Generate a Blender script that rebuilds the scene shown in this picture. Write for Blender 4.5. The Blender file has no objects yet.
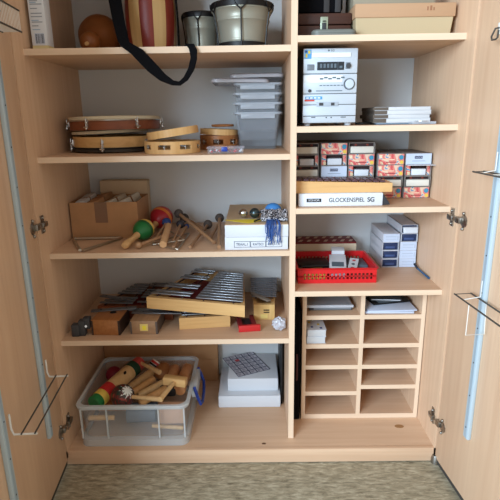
import bpy, bmesh, math, random
from mathutils import Vector as V, Matrix as M4
random.seed(4)
C = bpy.context.scene.collection
PI = math.pi
R = math.radians

# ------------------------------------------------------------ materials
def lin(c):
    return tuple(((v/255)/12.92 if v/255 <= .04045 else ((v/255+.055)/1.055)**2.4) for v in c) + (1,)

def mat(name, c, rough=.55, metal=0, var=.0, scale=30, spec=.4):
    m = bpy.data.materials.new(name); m.use_nodes = True
    n = m.node_tree.nodes; l = m.node_tree.links; b = n['Principled BSDF']
    b.inputs['Roughness'].default_value = rough
    b.inputs['Metallic'].default_value = metal
    b.inputs['Specular IOR Level'].default_value = spec
    col = lin(c); b.inputs['Base Color'].default_value = col
    if var:
        tc = n.new('ShaderNodeTexCoord'); no = n.new('ShaderNodeTexNoise'); no.inputs['Scale'].default_value = scale
        no.inputs['Detail'].default_value = 4
        rp = n.new('ShaderNodeValToRGB')
        rp.color_ramp.elements[0].position = .3; rp.color_ramp.elements[1].position = .7
        rp.color_ramp.elements[0].color = tuple(x*(1-var) for x in col[:3]) + (1,)
        rp.color_ramp.elements[1].color = tuple(min(1, x*(1+var)) for x in col[:3]) + (1,)
        l.new(tc.outputs['Object'], no.inputs['Vector']); l.new(no.outputs['Fac'], rp.inputs['Fac'])
        l.new(rp.outputs['Color'], b.inputs['Base Color'])
    return m

def wood(name, c1, c2, axis, rough=.5, fine=60, spec=.35):
    m = bpy.data.materials.new(name); m.use_nodes = True
    n = m.node_tree.nodes; l = m.node_tree.links; b = n['Principled BSDF']
    b.inputs['Roughness'].default_value = rough; b.inputs['Specular IOR Level'].default_value = spec
    tc = n.new('ShaderNodeTexCoord'); mp = n.new('ShaderNodeMapping')
    s = [fine, fine, fine]; s[axis] = fine*.045
    mp.inputs['Scale'].default_value = s
    a = n.new('ShaderNodeTexNoise'); a.inputs['Scale'].default_value = 1; a.inputs['Detail'].default_value = 6
    a.inputs['Distortion'].default_value = .4
    g = n.new('ShaderNodeTexNoise'); g.inputs['Scale'].default_value = .12; g.inputs['Detail'].default_value = 3
    mx = n.new('ShaderNodeMath'); mx.operation = 'MULTIPLY_ADD'; mx.inputs[1].default_value = .6
    ad = n.new('ShaderNodeMath'); ad.operation = 'MULTIPLY'; ad.inputs[1].default_value = .4
    rp = n.new('ShaderNodeValToRGB')
    rp.color_ramp.elements[0].position = .32; rp.color_ramp.elements[1].position = .66
    rp.color_ramp.elements[0].color = lin(c1); rp.color_ramp.elements[1].color = lin(c2)
    l.new(tc.outputs['Object'], mp.inputs['Vector'])
    l.new(mp.outputs['Vector'], a.inputs['Vector']); l.new(mp.outputs['Vector'], g.inputs['Vector'])
    l.new(g.outputs['Fac'], ad.inputs[0]); l.new(a.outputs['Fac'], mx.inputs[0]); l.new(ad.outputs[0], mx.inputs[2])
    l.new(mx.outputs[0], rp.inputs['Fac']); l.new(rp.outputs['Color'], b.inputs['Base Color'])
    return m

def clear(name, c, alpha, rough=.25):
    """thin clear or frosted plastic: part see-through, part milky, glossy on top"""
    m = bpy.data.materials.new(name); m.use_nodes = True
    n = m.node_tree.nodes; l = m.node_tree.links
    b = n['Principled BSDF']; b.inputs['Base Color'].default_value = lin(c); b.inputs['Roughness'].default_value = rough
    b.inputs['Transmission Weight'].default_value = 0
    t = n.new('ShaderNodeBsdfTransparent'); t.inputs['Color'].default_value = (.99, .993, .996, 1)
    mx = n.new('ShaderNodeMixShader'); mx.inputs['Fac'].default_value = alpha
    l.new(t.outputs[0], mx.inputs[1]); l.new(b.outputs[0], mx.inputs[2])
    l.new(mx.outputs[0], n['Material Output'].inputs['Surface'])
    return m

def blotch(name, cols, scale, rough=.5):
    """printed patches in several colours"""
    m = bpy.data.materials.new(name); m.use_nodes = True
    n = m.node_tree.nodes; l = m.node_tree.links; b = n['Principled BSDF']; b.inputs['Roughness'].default_value = rough
    tc = n.new('ShaderNodeTexCoord'); no = n.new('ShaderNodeTexNoise'); no.inputs['Scale'].default_value = scale
    no.inputs['Detail'].default_value = 3; no.inputs['Distortion'].default_value = .8
    rp = n.new('ShaderNodeValToRGB'); rp.color_ramp.interpolation = 'CONSTANT'
    e = rp.color_ramp.elements
    while len(e) < len(cols): e.new(.5)
    for i, (p, c) in enumerate(cols): e[i].position = p; e[i].color = lin(c)
    l.new(tc.outputs['Object'], no.inputs['Vector']); l.new(no.outputs['Fac'], rp.inputs['Fac'])
    l.new(rp.outputs['Color'], b.inputs['Base Color'])
    return m

def floor_mat():
    m = bpy.data.materials.new('linoleum'); m.use_nodes = True
    n = m.node_tree.nodes; l = m.node_tree.links; b = n['Principled BSDF']; b.inputs['Roughness'].default_value = .5
    tc = n.new('ShaderNodeTexCoord'); mp = n.new('ShaderNodeMapping'); mp.inputs['Scale'].default_value = (26, 105, 1)
    a = n.new('ShaderNodeTexNoise'); a.inputs['Scale'].default_value = 1; a.inputs['Detail'].default_value = 8
    a.inputs['Roughness'].default_value = .72; a.inputs['Distortion'].default_value = .6
    rp = n.new('ShaderNodeValToRGB'); e = rp.color_ramp.elements
    e[0].position = .33; e[0].color = lin((104, 95, 76)); e[1].position = .68; e[1].color = lin((192, 182, 158))
    k = e.new(.5); k.color = lin((152, 142, 118))
    l.new(tc.outputs['Object'], mp.inputs['Vector']); l.new(mp.outputs['Vector'], a.inputs['Vector'])
    l.new(a.outputs['Fac'], rp.inputs['Fac']); l.new(rp.outputs['Color'], b.inputs['Base Color'])
    return m

BE1, BE2 = (204, 166, 134), (217, 183, 151)
wx = wood('beech_board_across', BE1, BE2, 0)
wz = wood('beech_board_upright', BE1, BE2, 2)
wy = wood('beech_board_deep', BE1, BE2, 1)
edge = wood('beech_lit_edge', (218, 189, 160), (230, 203, 175), 0)  # front edges coloured lighter for the light they catch
edgez = wood('beech_lit_edge_upright', (218, 189, 160), (230, 203, 175), 2)  # same painted-in light on upright front edges
backm = mat('back_panel_grey_white', (212, 214, 214), .6)
steel_blue = mat('rail_grey_enamel', (180, 196, 204), .4)
chrome = mat('bright_steel', (205, 205, 205), .25, 1)
nickel = mat('hinge_nickel', (160, 155, 148), .35, 1)
wire_grey = mat('wire_grey', (95, 92, 88), .4, .6)
wire_white = mat('wire_white', (225, 222, 215), .4)
black = mat('black_plastic', (18, 18, 20), .45)
fabric_black = mat('black_webbing', (12, 12, 15), .9, spec=.1)
white = mat('white_card', (216, 220, 226), .6)
offwhite = mat('offwhite_card', (222, 218, 206), .65)
paper = mat('paper_white', (206, 208, 210), .7)
kraft = mat('kraft_card', (176, 132, 92), .75, var=.06, scale=25)
kraft_d = mat('kraft_card_dark', (140, 102, 72), .8, var=.08)
kraft_tape = mat('brown_tape', (128, 96, 74), .35)
wl = wood('light_instrument_wood', (206, 160, 100), (228, 186, 126), 0, .45, 90)
wly = wood('light_instrument_wood_deep', (206, 160, 100), (228, 186, 126), 1, .45, 90)
wlz = wood('light_stick_wood', (200, 156, 104), (222, 180, 126), 2, .45, 90)
wm = wood('mid_brown_wood', (150, 94, 52), (176, 118, 70), 1, .4, 90)
wr = wood('red_brown_wood', (120, 66, 42), (146, 84, 54), 0, .4, 90)
wd = wood('dark_brown_wood', (60, 36, 30), (78, 48, 38), 0, .4, 90)
gourdm = mat('gourd_brown', (134, 78, 38), .38, var=.15, scale=14)
skin = mat('drum_skin', (212, 200, 172), .6, var=.05)
red_st = wood('red_stained_stave', (108, 36, 28), (134, 50, 38), 2, .35, 60)
yel_st = wood('yellow_stave', (186, 150, 98), (206, 172, 118), 2, .35, 60)
silver_sh = mat('champagne_shell', (164, 163, 148), .4, .35)
bar_silver = mat('glockenspiel_bar', (158, 162, 168), .36, .85)
bar_grey = mat('dull_bar', (120, 122, 126), .38, .7)
bar_dark = mat('dark_bar', (124, 124, 130), .4, .75)
red = mat('red_plastic', (206, 30, 34), .4)
red_w = mat('red_paint', (196, 44, 44), .4)
darkred = mat('dark_red_print', (120, 30, 34), .6)
green_p = mat('green_paint', (38, 118, 62), .35)
dkgreen = mat('dark_green_paint', (24, 62, 44), .4)
yellow_p = mat('yellow_paint', (232, 196, 90), .4)
orange_p = mat('orange_paint', (220, 128, 60), .4)
yellow_paper = mat('yellow_paper', (236, 216, 62), .7)
blue_p = mat('blue_plastic', (38, 66, 158), .35)
blue_y = mat('blue_yarn', (48, 84, 148), .85)
navy = mat('navy_lining', (34, 48, 84), .6)
bluegrey = mat('blue_grey_card', (196, 206, 224), .6)
dgrey = mat('dark_grey', (62, 62, 64), .6)
greycase = mat('grey_case', (112, 116, 110), .5)
khaki = mat('khaki_card', (190, 170, 134), .75)
lidbrown = mat('tan_lid_card', (184, 146, 112), .75)
greyboard = mat('grey_board', (150, 140, 120), .75)
stereo_m = mat('silver_plastic', (196, 206, 216), .35, .15)
stereo_d = mat('silver_plastic_edge', (120, 128, 136), .4, .2)
display = mat('display_dark', (40, 46, 52), .2)
lcd = mat('display_text', (92, 106, 116), .4)
clear_tub = clear('clear_plastic', (232, 240, 250), .08)
clear_rim = clear('clear_plastic_rim', (226, 234, 244), .3)
clear_lid = clear('milky_lid', (214, 214, 222), .5)
frost = clear('frosted_tub', (236, 242, 246), .11)
frost_rim = clear('frosted_tub_rim', (222, 228, 230), .55)
film = clear('clear_film', (235, 238, 245), .35, .1)
print_red = blotch('red_print', [(0, (70, 140, 186)), (.385, (226, 196, 170)), (.43, (222, 130, 120)), (.52, (206, 84, 84)), (.6, (220, 196, 160)), (.68, (212, 130, 118))], 28)
cloth_bw = blotch('speckled_cloth', [(0, (24, 26, 40)), (.5, (230, 230, 235)), (.58, (30, 34, 60))], 130, .8)
folk = blotch('folk_print', [(0, (30, 50, 40)), (.46, (110, 30, 30)), (.54, (26, 40, 34)), (.62, (150, 60, 50))], 70, .4)

# ------------------------------------------------------------ mesh builder
class MB:
    def __init__(s): s.bm = bmesh.new()
    def _mi(s, faces, mi):
        for f in faces: f.material_index = mi
    def hull(s, pts, faces, mi=0):
        v = [s.bm.verts.new(p) for p in pts]
        s._mi([s.bm.faces.new([v[i] for i in f]) for f in faces], mi); return s
    def box(s, x0, x1, y0, y1, z0, z1, mi=0, bev=0, m=None):
        t = bmesh.new()
        bmesh.ops.create_cube(t, size=1)
        for v in t.verts: v.co = V(((v.co.x+.5)*(x1-x0)+x0, (v.co.y+.5)*(y1-y0)+y0, (v.co.z+.5)*(z1-z0)+z0))
        if bev: bmesh.ops.bevel(t, geom=list(t.edges), offset=bev, segments=2, affect='EDGES', profile=.5)
        return s._merge(t, mi, m)
    def _merge(s, t, mi, m=None):
        if m is not None: t.transform(m)
        mp = {v: s.bm.verts.new(v.co) for v in t.verts}
        for f in t.faces:
            try: g = s.bm.faces.new([mp[v] for v in f.verts]); g.material_index = mi
            except ValueError: pass
        t.free(); return s
    def loft(s, loops, mi=0, cap0=True, cap1=True, closed=False):
        L = [[s.bm.verts.new(p) for p in lp] for lp in loops]; n = len(L[0])
        pr = list(zip(L, L[1:])) + ([(L[-1], L[0])] if closed else [])
        for a, b in pr:
            for i in range(n):
                f = s.bm.faces.new([a[i], a[(i+1) % n], b[(i+1) % n], b[i]]); f.material_index = mi
        if cap0 and not closed: s.bm.faces.new(L[0][::-1]).material_index = mi
        if cap1 and not closed: s.bm.faces.new(L[-1]).material_index = mi
        return s
    def lathe(s, prof, m=None, seg=32, mi=0, mif=None):
        """prof: [(radius, height)] about Z"""
        m = m or M4.Identity(4); L = []
        for r, z in prof:
            if r < 1e-6: L.append([s.bm.verts.new(m @ V((0, 0, z)))])
            else: L.append([s.bm.verts.new(m @ V((r*math.cos(2*PI*i/seg), r*math.sin(2*PI*i/seg), z))) for i in range(seg)])
        for a, b in zip(L, L[1:]):
            for i in range(seg):
                j = (i+1) % seg
                if len(a) == 1 and len(b) == 1: continue
                if len(a) == 1: f = s.bm.faces.new([a[0], b[j], b[i]])
                elif len(b) == 1: f = s.bm.faces.new([a[i], a[j], b[0]])
                else: f = s.bm.faces.new([a[i], a[j], b[j], b[i]])
                f.material_index = mif(i) if mif else mi
        return s
    def cyl(s, p, q, r, r2=None, seg=16, mi=0):
        p = V(p); q = V(q); r2 = r if r2 is None else r2
        m = align(p, q); h = (q-p).length
        return s.lathe([(0, 0), (r, 0), (r2, h), (0, h)], m, seg, mi)
    def sphere(s, c, r, mi=0, sc=(1, 1, 1), seg=20, m=None):
        mm = (m or M4.Translation(V(c))) @ M4.Diagonal((*sc, 1))
        n = seg//2
        return s.lathe([(r*math.sin(PI*i/n) if 0 < i < n else 0, -r*math.cos(PI*i/n)) for i in range(n+1)], mm, seg, mi)
    def tube(s, pts, r, seg=8, mi=0, closed=False):
        pts = [V(p) for p in pts]; n = len(pts); loops = []; up = None
        for i, p in enumerate(pts):
            if closed: d = (pts[(i+1) % n]-pts[i-1])
            else: d = pts[min(i+1, n-1)]-pts[max(i-1, 0)]
            d.normalize()
            if up is None: up = d.orthogonal().normalized()
            up = (up - d*up.dot(d)).normalized(); w = d.cross(up)
            loops.append([p + r*(math.cos(2*PI*k/seg)*up + math.sin(2*PI*k/seg)*w) for k in range(seg)])
        return s.loft(loops, mi, closed=closed)
    def ring(s, c, Rr, r, m=None, seg=40, mi=0):
        c = V(c); m = m or M4.Identity(4)
        return s.tube([m @ (c+V((Rr*math.cos(2*PI*i/seg), Rr*math.sin(2*PI*i/seg), 0))) for i in range(seg)], r, 8, mi, True)
    def band(s, prof, m=None, seg=40, mi=0, a0=0, a1=2*PI):
        """closed (r,z) profile swept about Z from a0 to a1"""
        m = m or M4.Identity(4); full = abs(a1-a0-2*PI) < 1e-6
        k = seg if full else seg+1
        loops = [[m @ V((r*math.cos(a), r*math.sin(a), z)) for r, z in prof] for a in [a0+(a1-a0)*i/seg for i in range(k)]]
        return s.loft(loops, mi, closed=full)
    def ribbon(s, edges, th=.002, mi=0):
        """edges: list of (left point, right point)"""
        P = [(V(a), V(b)) for a, b in edges]; loops = []
        for i, (a, b) in enumerate(P):
            d = (P[min(i+1, len(P)-1)][0]+P[min(i+1, len(P)-1)][1])-(P[max(i-1, 0)][0]+P[max(i-1, 0)][1])
            nn = (b-a).cross(d)
            nn = nn.normalized()*th/2 if nn.length > 1e-9 else V((0, th/2, 0))
            loops.append([a+nn, b+nn, b-nn, a-nn])
        return s.loft(loops, mi)
    def text(s, body, size, m, mi=0, ext=.0004, wide=1):
        cu = bpy.data.curves.new('t', 'FONT'); cu.body = body; cu.size = size; cu.extrude = ext
        cu.align_x = 'CENTER'; cu.align_y = 'CENTER'
        o = bpy.data.objects.new('t', cu); C.objects.link(o)
        bpy.context.view_layer.update()
        me = bpy.data.meshes.new_from_object(o.evaluated_get(bpy.context.evaluated_depsgraph_get()))
        bpy.data.objects.remove(o); bpy.data.curves.remove(cu)
        t = bmesh.new(); t.from_mesh(me); bpy.data.meshes.remove(me)
        t.transform(M4.Diagonal((wide, 1, 1, 1)))
        return s._merge(t, mi, m)
    def build(s, name, mats, parent=None, loc=None, smooth=38):
        me = bpy.data.meshes.new(name)
        bmesh.ops.recalc_face_normals(s.bm, faces=s.bm.faces[:])
        s.bm.to_mesh(me); s.bm.free()
        for mm in (mats if isinstance(mats, (list, tuple)) else [mats]): me.materials.append(mm)
        for p in me.polygons: p.use_smooth = True
        me.set_sharp_from_angle(angle=R(smooth))
        o = bpy.data.objects.new(name, me); C.objects.link(o)
        if parent: o.parent = parent
        if loc: o.location = loc
        return o

def align(p, q):
    p = V(p); q = V(q); d = (q-p).normalized()
    return M4.Translation(p) @ V((0, 0, 1)).rotation_difference(d).to_matrix().to_4x4()
def face(x, y, z): return M4.Translation((x, y, z)) @ M4.Rotation(PI/2, 4, 'X')      # lettering that faces the front
def rrect(x0, x1, y0, y1, r, z, n=5):
    out = []
    for cx, cy, a in ((x1-r, y1-r, 0), (x0+r, y1-r, PI/2), (x0+r, y0+r, PI), (x1-r, y0+r, 1.5*PI)):
        for i in range(n+1):
            t = a+PI/2*i/n; out.append((cx+r*math.cos(t), cy+r*math.sin(t), z))
    return out
def tag(o, label, cat, group=None, kind=None):
    o['label'] = label; o['category'] = cat
    if group: o['group'] = group
    if kind: o['kind'] = kind
    return o
def thing(name, label, cat, loc=(0, 0, 0), rot=(0, 0, 0), group=None):
    o = bpy.data.objects.new(name, None); C.objects.link(o); o.empty_display_size = .03
    o.location = loc; o.rotation_euler = rot
    return tag(o, label, cat, group)
def copy_tree(o, parent=None):
    c = o.copy(); C.objects.link(c)
    if parent: c.parent = parent
    for ch in [x for x in bpy.data.objects if x.parent == o]: copy_tree(ch, c)
    return c
def lab(o, t): o['label'] = t; return o

W, D, S = 1.2, .485, .057
zL1, zL2, zL3, zL4 = 1.292, 1.001, .713, .423
zR1, zR2, zR3, zR4 = 1.3146, 1.0764, .8417, .5811
zB = .054; TH = .0172; XD = .728

# ------------------------------------------------------------ setting
f = MB().box(-2.2, 3.4, -3.2, .6, -.02, 0).build('floor', floor_mat()); f['kind'] = 'structure'
wb = MB().box(-2.2, 3.4, .52, .6, 0, 2.7).build('wall_back', mat('wall_paint', (225, 222, 214), .8)); wb['kind'] = 'structure'

cup = thing('storage_cupboard', 'tall open beech cupboard with shelves and two doors swung wide open', 'cupboard')
MB().box(-.019, 0, 0, D, .03, 1.9).build('side_panel', wz, cup)
MB().box(W, W+.019, 0, D, .03, 1.9).build('side_panel', wz, cup)
MB().box(0, W, .016, D, zB-.019, zB-.0006).build('base_board', wx, cup)
MB().box(-.019, W+.019, .0, .016, .004, zB-.0006, bev=.0008).build('plinth', wx, cup)
MB().box(-.019, W+.019, 0, D, 1.9, 1.92).build('top_board', wx, cup)
MB().box(-.019, W+.019, D, D+.008, .03, 1.92).build('back_panel', backm, cup)
MB().box(XD, XD+.017, S, D-.001, zB, 1.9, 0).box(XD-.0003, XD+.0173, S-.001, S+.0006, zB, 1.9, 1).build('divider', [wz, edgez], cup)
for x0, x1, zs in ((0, XD, (zL1, zL2, zL3, zL4, 1.58)), (XD+.017, W, (zR1, zR2, zR3, zR4, 1.58))):
    for z in zs:
        MB().box(x0, x1, S+.0006, D-.001, z-TH, z-.0006).box(x0, x1, S-.001, S+.0006, z-TH, z-.0006, 1).build('shelf', [wx, edge], cup)
for z in (.02,):
    MB().lathe([(0, 0), (.016, 0), (.016, .018), (.012, .03), (0, .03)], M4.Translation((W+.008, -.002, 0)), 20).build('foot', nickel, cup)
MB().lathe([(.007, 0), (.007, .0007), (0, .0008)], M4.Translation((.645, .03, zB-.0006)) @ M4.Diagonal((1, .6, 1, 1)), 16).build('wood_knot', mat('knot_brown', (96, 66, 46), .6), cup)
MB().lathe([(.016, 0), (.016, .0007), (0, .0008)], M4.Translation((1.12, .115, zB-.0006)) @ M4.Diagonal((1, .6, 1, 1)), 16).build('wood_knot', mat('knot_tan', (160, 116, 74), .6), cup)

ANG = R(5)
def dM(side):
    """door frame: x along the door away from the hinge, y out of the inner face, z up"""
    d = V((math.sin(ANG), -math.cos(ANG), 0))
    if side == 'L': o = V((-.003, -.004, 0)); n = V((math.cos(ANG), math.sin(ANG), 0))
    else: o = V((W+.004, -.004, 0)); n = V((-math.cos(ANG), -math.sin(ANG), 0))
    m = M4(((d.x, n.x, 0, o.x), (d.y, n.y, 0, o.y), (0, 0, 1, 0), (0, 0, 0, 1)))
    return m
doorwood = wood('beech_door_face', BE1, BE2, 2, .42, 60, .4)
def door(side, rails, zr0, hinges):
    m = dM(side)
    b = MB().box(0, .6, -.019, 0, .022, 1.9, bev=.0008, m=m)
    d = b.build('door', doorwood, cup)
    MB().box(.0, .6, -.0185, -.001, .008, .0218, m=m).build('door_gap_shade', mat('gap_shade_dark', (60, 56, 52), .7), d)  # dark strip standing in for the shade in the gap under the door
    for t in rails:
        r = MB().box(t-.012, t+.012, 0, .011, zr0, 1.78, bev=.002, m=m)
        r.box(t-.005, t+.005, .0108, .0116, zr0+.002, 1.778, 1, m=m)
        z = zr0+.035
        while z < 1.75:
            mm = m @ M4.Translation((t, .0116, z)) @ M4.Rotation(-PI/2, 4, 'X')
            r.lathe([(.0022, 0), (.0022, .0006), (0, .0006)], mm, 10, 2); z += .1
        r.build('hanging_rail', [steel_blue, mat('rail_groove', (166, 186, 198), .4, .3), dgrey], d)
    for z in hinges:
        h = MB()
        mm = m @ M4.Translation((.028, .0, z)) @ M4.Rotation(-PI/2, 4, 'X')
        h.lathe([(0, 0), (.018, 0), (.018, .0015), (.012, .004), (0, .004)], mm, 20)
        h.box(.01, .046, 0, .003, z-.007, z+.007, m=m); h.box(-.004, .02, .002, .012, z-.009, z+.009, bev=.002, m=m)
        for dz in (-.022, .022): h.sphere(None, .005, m=m @ M4.Translation((.028, .003, z+dz)), seg=10)
        x = .0006 if side == 'L' else W-.0006; sx = 1 if side == 'L' else -1
        xs = sorted((x, x+sx*.012)); h.box(xs[0], xs[1], .012, .045, z-.008, z+.008, bev=.002)
        xs = sorted((x, x+sx*.003)); h.box(xs[0], xs[1], .02, .04, z-.026, z+.026)
        for dz in (-.019, .019): h.sphere((x+sx*.004, .03, z+dz), .004, seg=10)
        h.build('hinge', nickel, d)
    return d
lab(door('L', (.125, .392), .205, (.148, .81)), 'left door, hinged on the left and swung open')
lab(door('R', (.172, .44), .222, (.155, .815)), 'right door, hinged on the right and swung open')

# ------------------------------------------------------------ wire racks on the doors
def rack(name, label, side, z, t0, t1, dists, kind):
    m = dM(side); root = thing(name, label, 'rack', m @ V(((t0+t1)/2, 0, z)), group='wire racks hooked on the door rails')
    inv = M4.Translation(-root.location)
    mm = inv @ m
    rods = []
    for dd in dists:
        MB().tube([mm @ V((t0-.004, dd, z)), mm @ V((t1+.004, dd, z))], .0021, 8).build('rod', wire_grey, root)
    for t in (t0, t1):
        if kind == 'arm':
            pts = [(t-.003, .0135, z+.05), (t-.003, .013, z+.012), (t, .019, z-.002), (t, dists[-1]+.004, z-.003)]
        else:
            pts = [(t, dists[0], z), (t, dists[0], z-.085), (t, dists[-1], z-.085), (t, dists[-1], z)]
        MB().tube([mm @ V(p) for p in pts], .0026 if kind == 'arm' else .0011, 8).build('bracket', wire_white, root)
    if kind != 'arm':
        MB().tube([mm @ V((t0-.07, dists[0], z)), mm @ V((t0-.072, dists[-1], z))], .0011, 6).build('end_wire', wire_grey, root)
    return root
rack('wire_rack', 'two-rod wire rack hooked low on the left door beside the clear tub', 'L', .392, .105, .37, (.037, .068), 'arm')
def loop_rack(label, z, t0, t1, dd, drop):
    m = dM('R'); root = thing('wire_rack', label, 'rack', m @ V((.25, 0, z)), group='wire racks hooked on the door rails')
    mm = M4.Translation(-root.location) @ m
    for d_ in dd: MB().tube([mm @ V((t0, d_, z)), mm @ V((t1, d_, z))], .0022, 8).build('rod', wire_grey, root)
    MB().tube([mm @ V((t0+.002, dd[0], z)), mm @ V((t0+.002, dd[1], z))], .0012, 6).build('end_wire', wire_grey, root)
    for t in (t0+.075, t1-.07):
        MB().tube([mm @ V(p) for p in ((t, dd[0], z), (t, dd[0]-.004, z-drop), (t, dd[1], z-drop), (t, dd[1], z))], .0012, 6).build('bracket', wire_white, root)
    for t in (.172, .44):
        MB().tube([mm @ V(p) for p in ((t, .0138, z+.05), (t, .0138, z+.006), (t, dd[1], z))], .0014, 6).build('rail_hook', wire_white, root)
    return root
loop_rack('wire rack with two rods and hanging loop low on the right door', .640, .128, .47, (.0155, .061), .085)
loop_rack('wire rack with two straight rods halfway up the right door', .965, .135, .47, (.022, .05), .0)
# small hook high on the right door
m = dM('R'); root = thing('wire_hook', 'small bent wire hook near the top of the right door', 'hook', m @ V((.105, .0, 1.285)))
mm = M4.Translation(-root.location) @ m
MB().tube([mm @ V(p) for p in ((.1, .003, 1.30), (.1, .012, 1.298), (.1, .02, 1.28), (.107, .022, 1.272), (.122, .022, 1.271), (.13, .022, 1.274), (.131, .022, 1.29))], .0023, 8).build('hook_wire', wire_grey, root)
MB().box(.092, .108, .0, .002, 1.285, 1.312, bev=.0005, m=mm).build('hook_plate', wire_white, root)
# wire shelf at the top of the left door
m = dM('L'); root = thing('wire_basket', 'close-meshed wire basket high on the left door', 'rack', m @ V((.25, 0, 1.3)))
mm = M4.Translation(-root.location) @ m
for d_, z in ((.018, 1.356), (.062, 1.356), (.018, 1.309), (.062, 1.309)):
    MB().tube([mm @ V((.096, d_, z)), mm @ V((.47, d_, z))], .0023, 8).build('rod', wire_grey, root)
g = MB()
t = .1
while t < .47:
    g.tube([mm @ V(p) for p in ((t, .018, 1.356), (t, .018, 1.309), (t, .062, 1.309), (t, .062, 1.356))], .0009, 5); t += .009
lab(g.build('mesh_wires', wire_white, root), 'fine pale mesh wires')
for t in (.125, .392): MB().tube([mm @ V(p) for p in ((t, .0145, 1.40), (t, .0145, 1.36), (t, .018, 1.356))], .002, 8).build('rail_hook', wire_white, root)

# ------------------------------------------------------------ top left shelf
root = thing('printed_carton', 'tall narrow white printed carton standing at the left end of top shelf', 'carton', (.033, .115, zL1))
b = MB().box(-.022, .022, -.022, .022, .012, .25, 0, .002).box(-.0215, .0215, -.0215, .0215, 0, .0125, 1)
b.build('body', [white, mat('cream_card', (216, 200, 150), .7)], root)
b = MB(); z = .052
while z < .235:
    for k in range(random.choice((1, 2, 3))):
        b.box(-.016, random.uniform(0, .017), -.0226, -.0219, z, z+.0022, random.choice((0, 0, 1))); z += .0042
    z += random.uniform(.003, .009)
b.build('print', [mat('print_grey', (140, 150, 162), .6), mat('print_blue', (150, 176, 200), .6)], root)
b = MB().box(-.012, .014, -.0226, -.0219, .016, .044, 0)
x = -.01
while x < .012: b.box(x, x+.0009, -.0229, -.0225, .018, .042, 1); x += random.choice((.0016, .0024, .003))
b.build('barcode', [bluegrey, dgrey], root)

root = thing('gourd_rattle', 'round brown gourd with a small bulb towards the front on top shelf', 'gourd', (.134, .31, zL1))
ax = M4.Translation((0, .02, .068)) @ align((0, 0, 0), (.0, -.13, -.036)).to_3x3().to_4x4()
prof = [(0, -.066), (.03, -.059), (.052, -.042), (.064, -.02), (.067, 0), (.064, .022), (.052, .045), (.036, .062), (.024, .075), (.021, .085), (.026, .097), (.0295, .112), (.029, .125), (.022, .138), (.012, .145), (0, .147)]
MB().lathe(prof, ax, 40).build('body', gourdm, root, smooth=80)
MB().lathe([(0, .145), (.006, .146), (.006, .153), (.004, .156), (0, .157)], ax, 14).build('stem_stub', wlz, root)

root = thing('conga_drum', 'barrel drum with red and natural staves and a long black strap', 'drum', (.312, .275, zL1))
prof = [(.062, .006), (.0675, .006), (.0715, .03), (.075, .06), (.0775, .1), (.0775, .14), (.074, .18), (.069, .225), (.0655, .25), (.06, .25), (.06, .2), (.062, .006)]
MB().lathe(prof, M4.Rotation(R(-105), 4, 'Z'), 48, mif=lambda i: (i//4) % 2).build('staved_shell', [red_st, yel_st], root, smooth=60)
MB().lathe([(0, .2535), (.062, .2535), (.0665, .251), (.067, .246), (.067, .243)], None, 40).build('skin', skin, root)
MB().ring((0, 0, .243), .07, .004).build('hoop', chrome, root)
b = MB()
for k in range(8):
    a = PI*2*k/8+.3
    b.box(-.008, .008, -.0035, .0035, 0, .012, m=M4.Translation((.0685*math.cos(a), .0685*math.sin(a), 0)) @ M4.Rotation(a+PI/2, 4, 'Z'), bev=.001)
b.ring((0, 0, .004), .0665, .004)
b.build('base_ring', mat('pale_metal', (176, 182, 160), .35, .6), root)
E = [((.215, .2, 1.53), (.25, .2, 1.53)), ((.220, .15, 1.46), (.256, .15, 1.46)), ((.226, .12, 1.422), (.262, .12, 1.422)), ((.240, .095, 1.36), (.273, .095, 1.36)), ((.256, .066, 1.31), (.288, .066, 1.305)), ((.268, .05, 1.294), (.303, .05, 1.296)),
     ((.296, .045, 1.272), (.328, .045, 1.283)), ((.316, .045, 1.25), (.345, .045, 1.264)), ((.337, .044, 1.228), (.362, .044, 1.246)), ((.369, .043, 1.203), (.385, .043, 1.22)), ((.401, .04, 1.191), (.406, .046, 1.203)),
     ((.425, .036, 1.19), (.42, .052, 1.2)), ((.446, .034, 1.203), (.434, .052, 1.212)), ((.464, .032, 1.228), (.448, .05, 1.235)), ((.473, .034, 1.255), (.456, .048, 1.262)), ((.4745, .04, 1.28), (.452, .046, 1.283)),
     ((.466, .05, 1.2955), (.444, .05, 1.2955)), ((.452, .1, 1.2955), (.43, .1, 1.2955)), ((.42, .2, 1.2965), (.402, .19, 1.2965)), ((.398, .26, 1.31), (.396, .245, 1.31)), ((.396, .275, 1.4), (.396, .25, 1.4)), ((.388, .29, 1.52), (.388, .262, 1.52))]
o0 = V((.312, .275, zL1))
MB().ribbon([(V(a)-o0, V(c)-o0) for a, c in E], .0025).build('strap', fabric_black, root, smooth=50)

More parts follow.
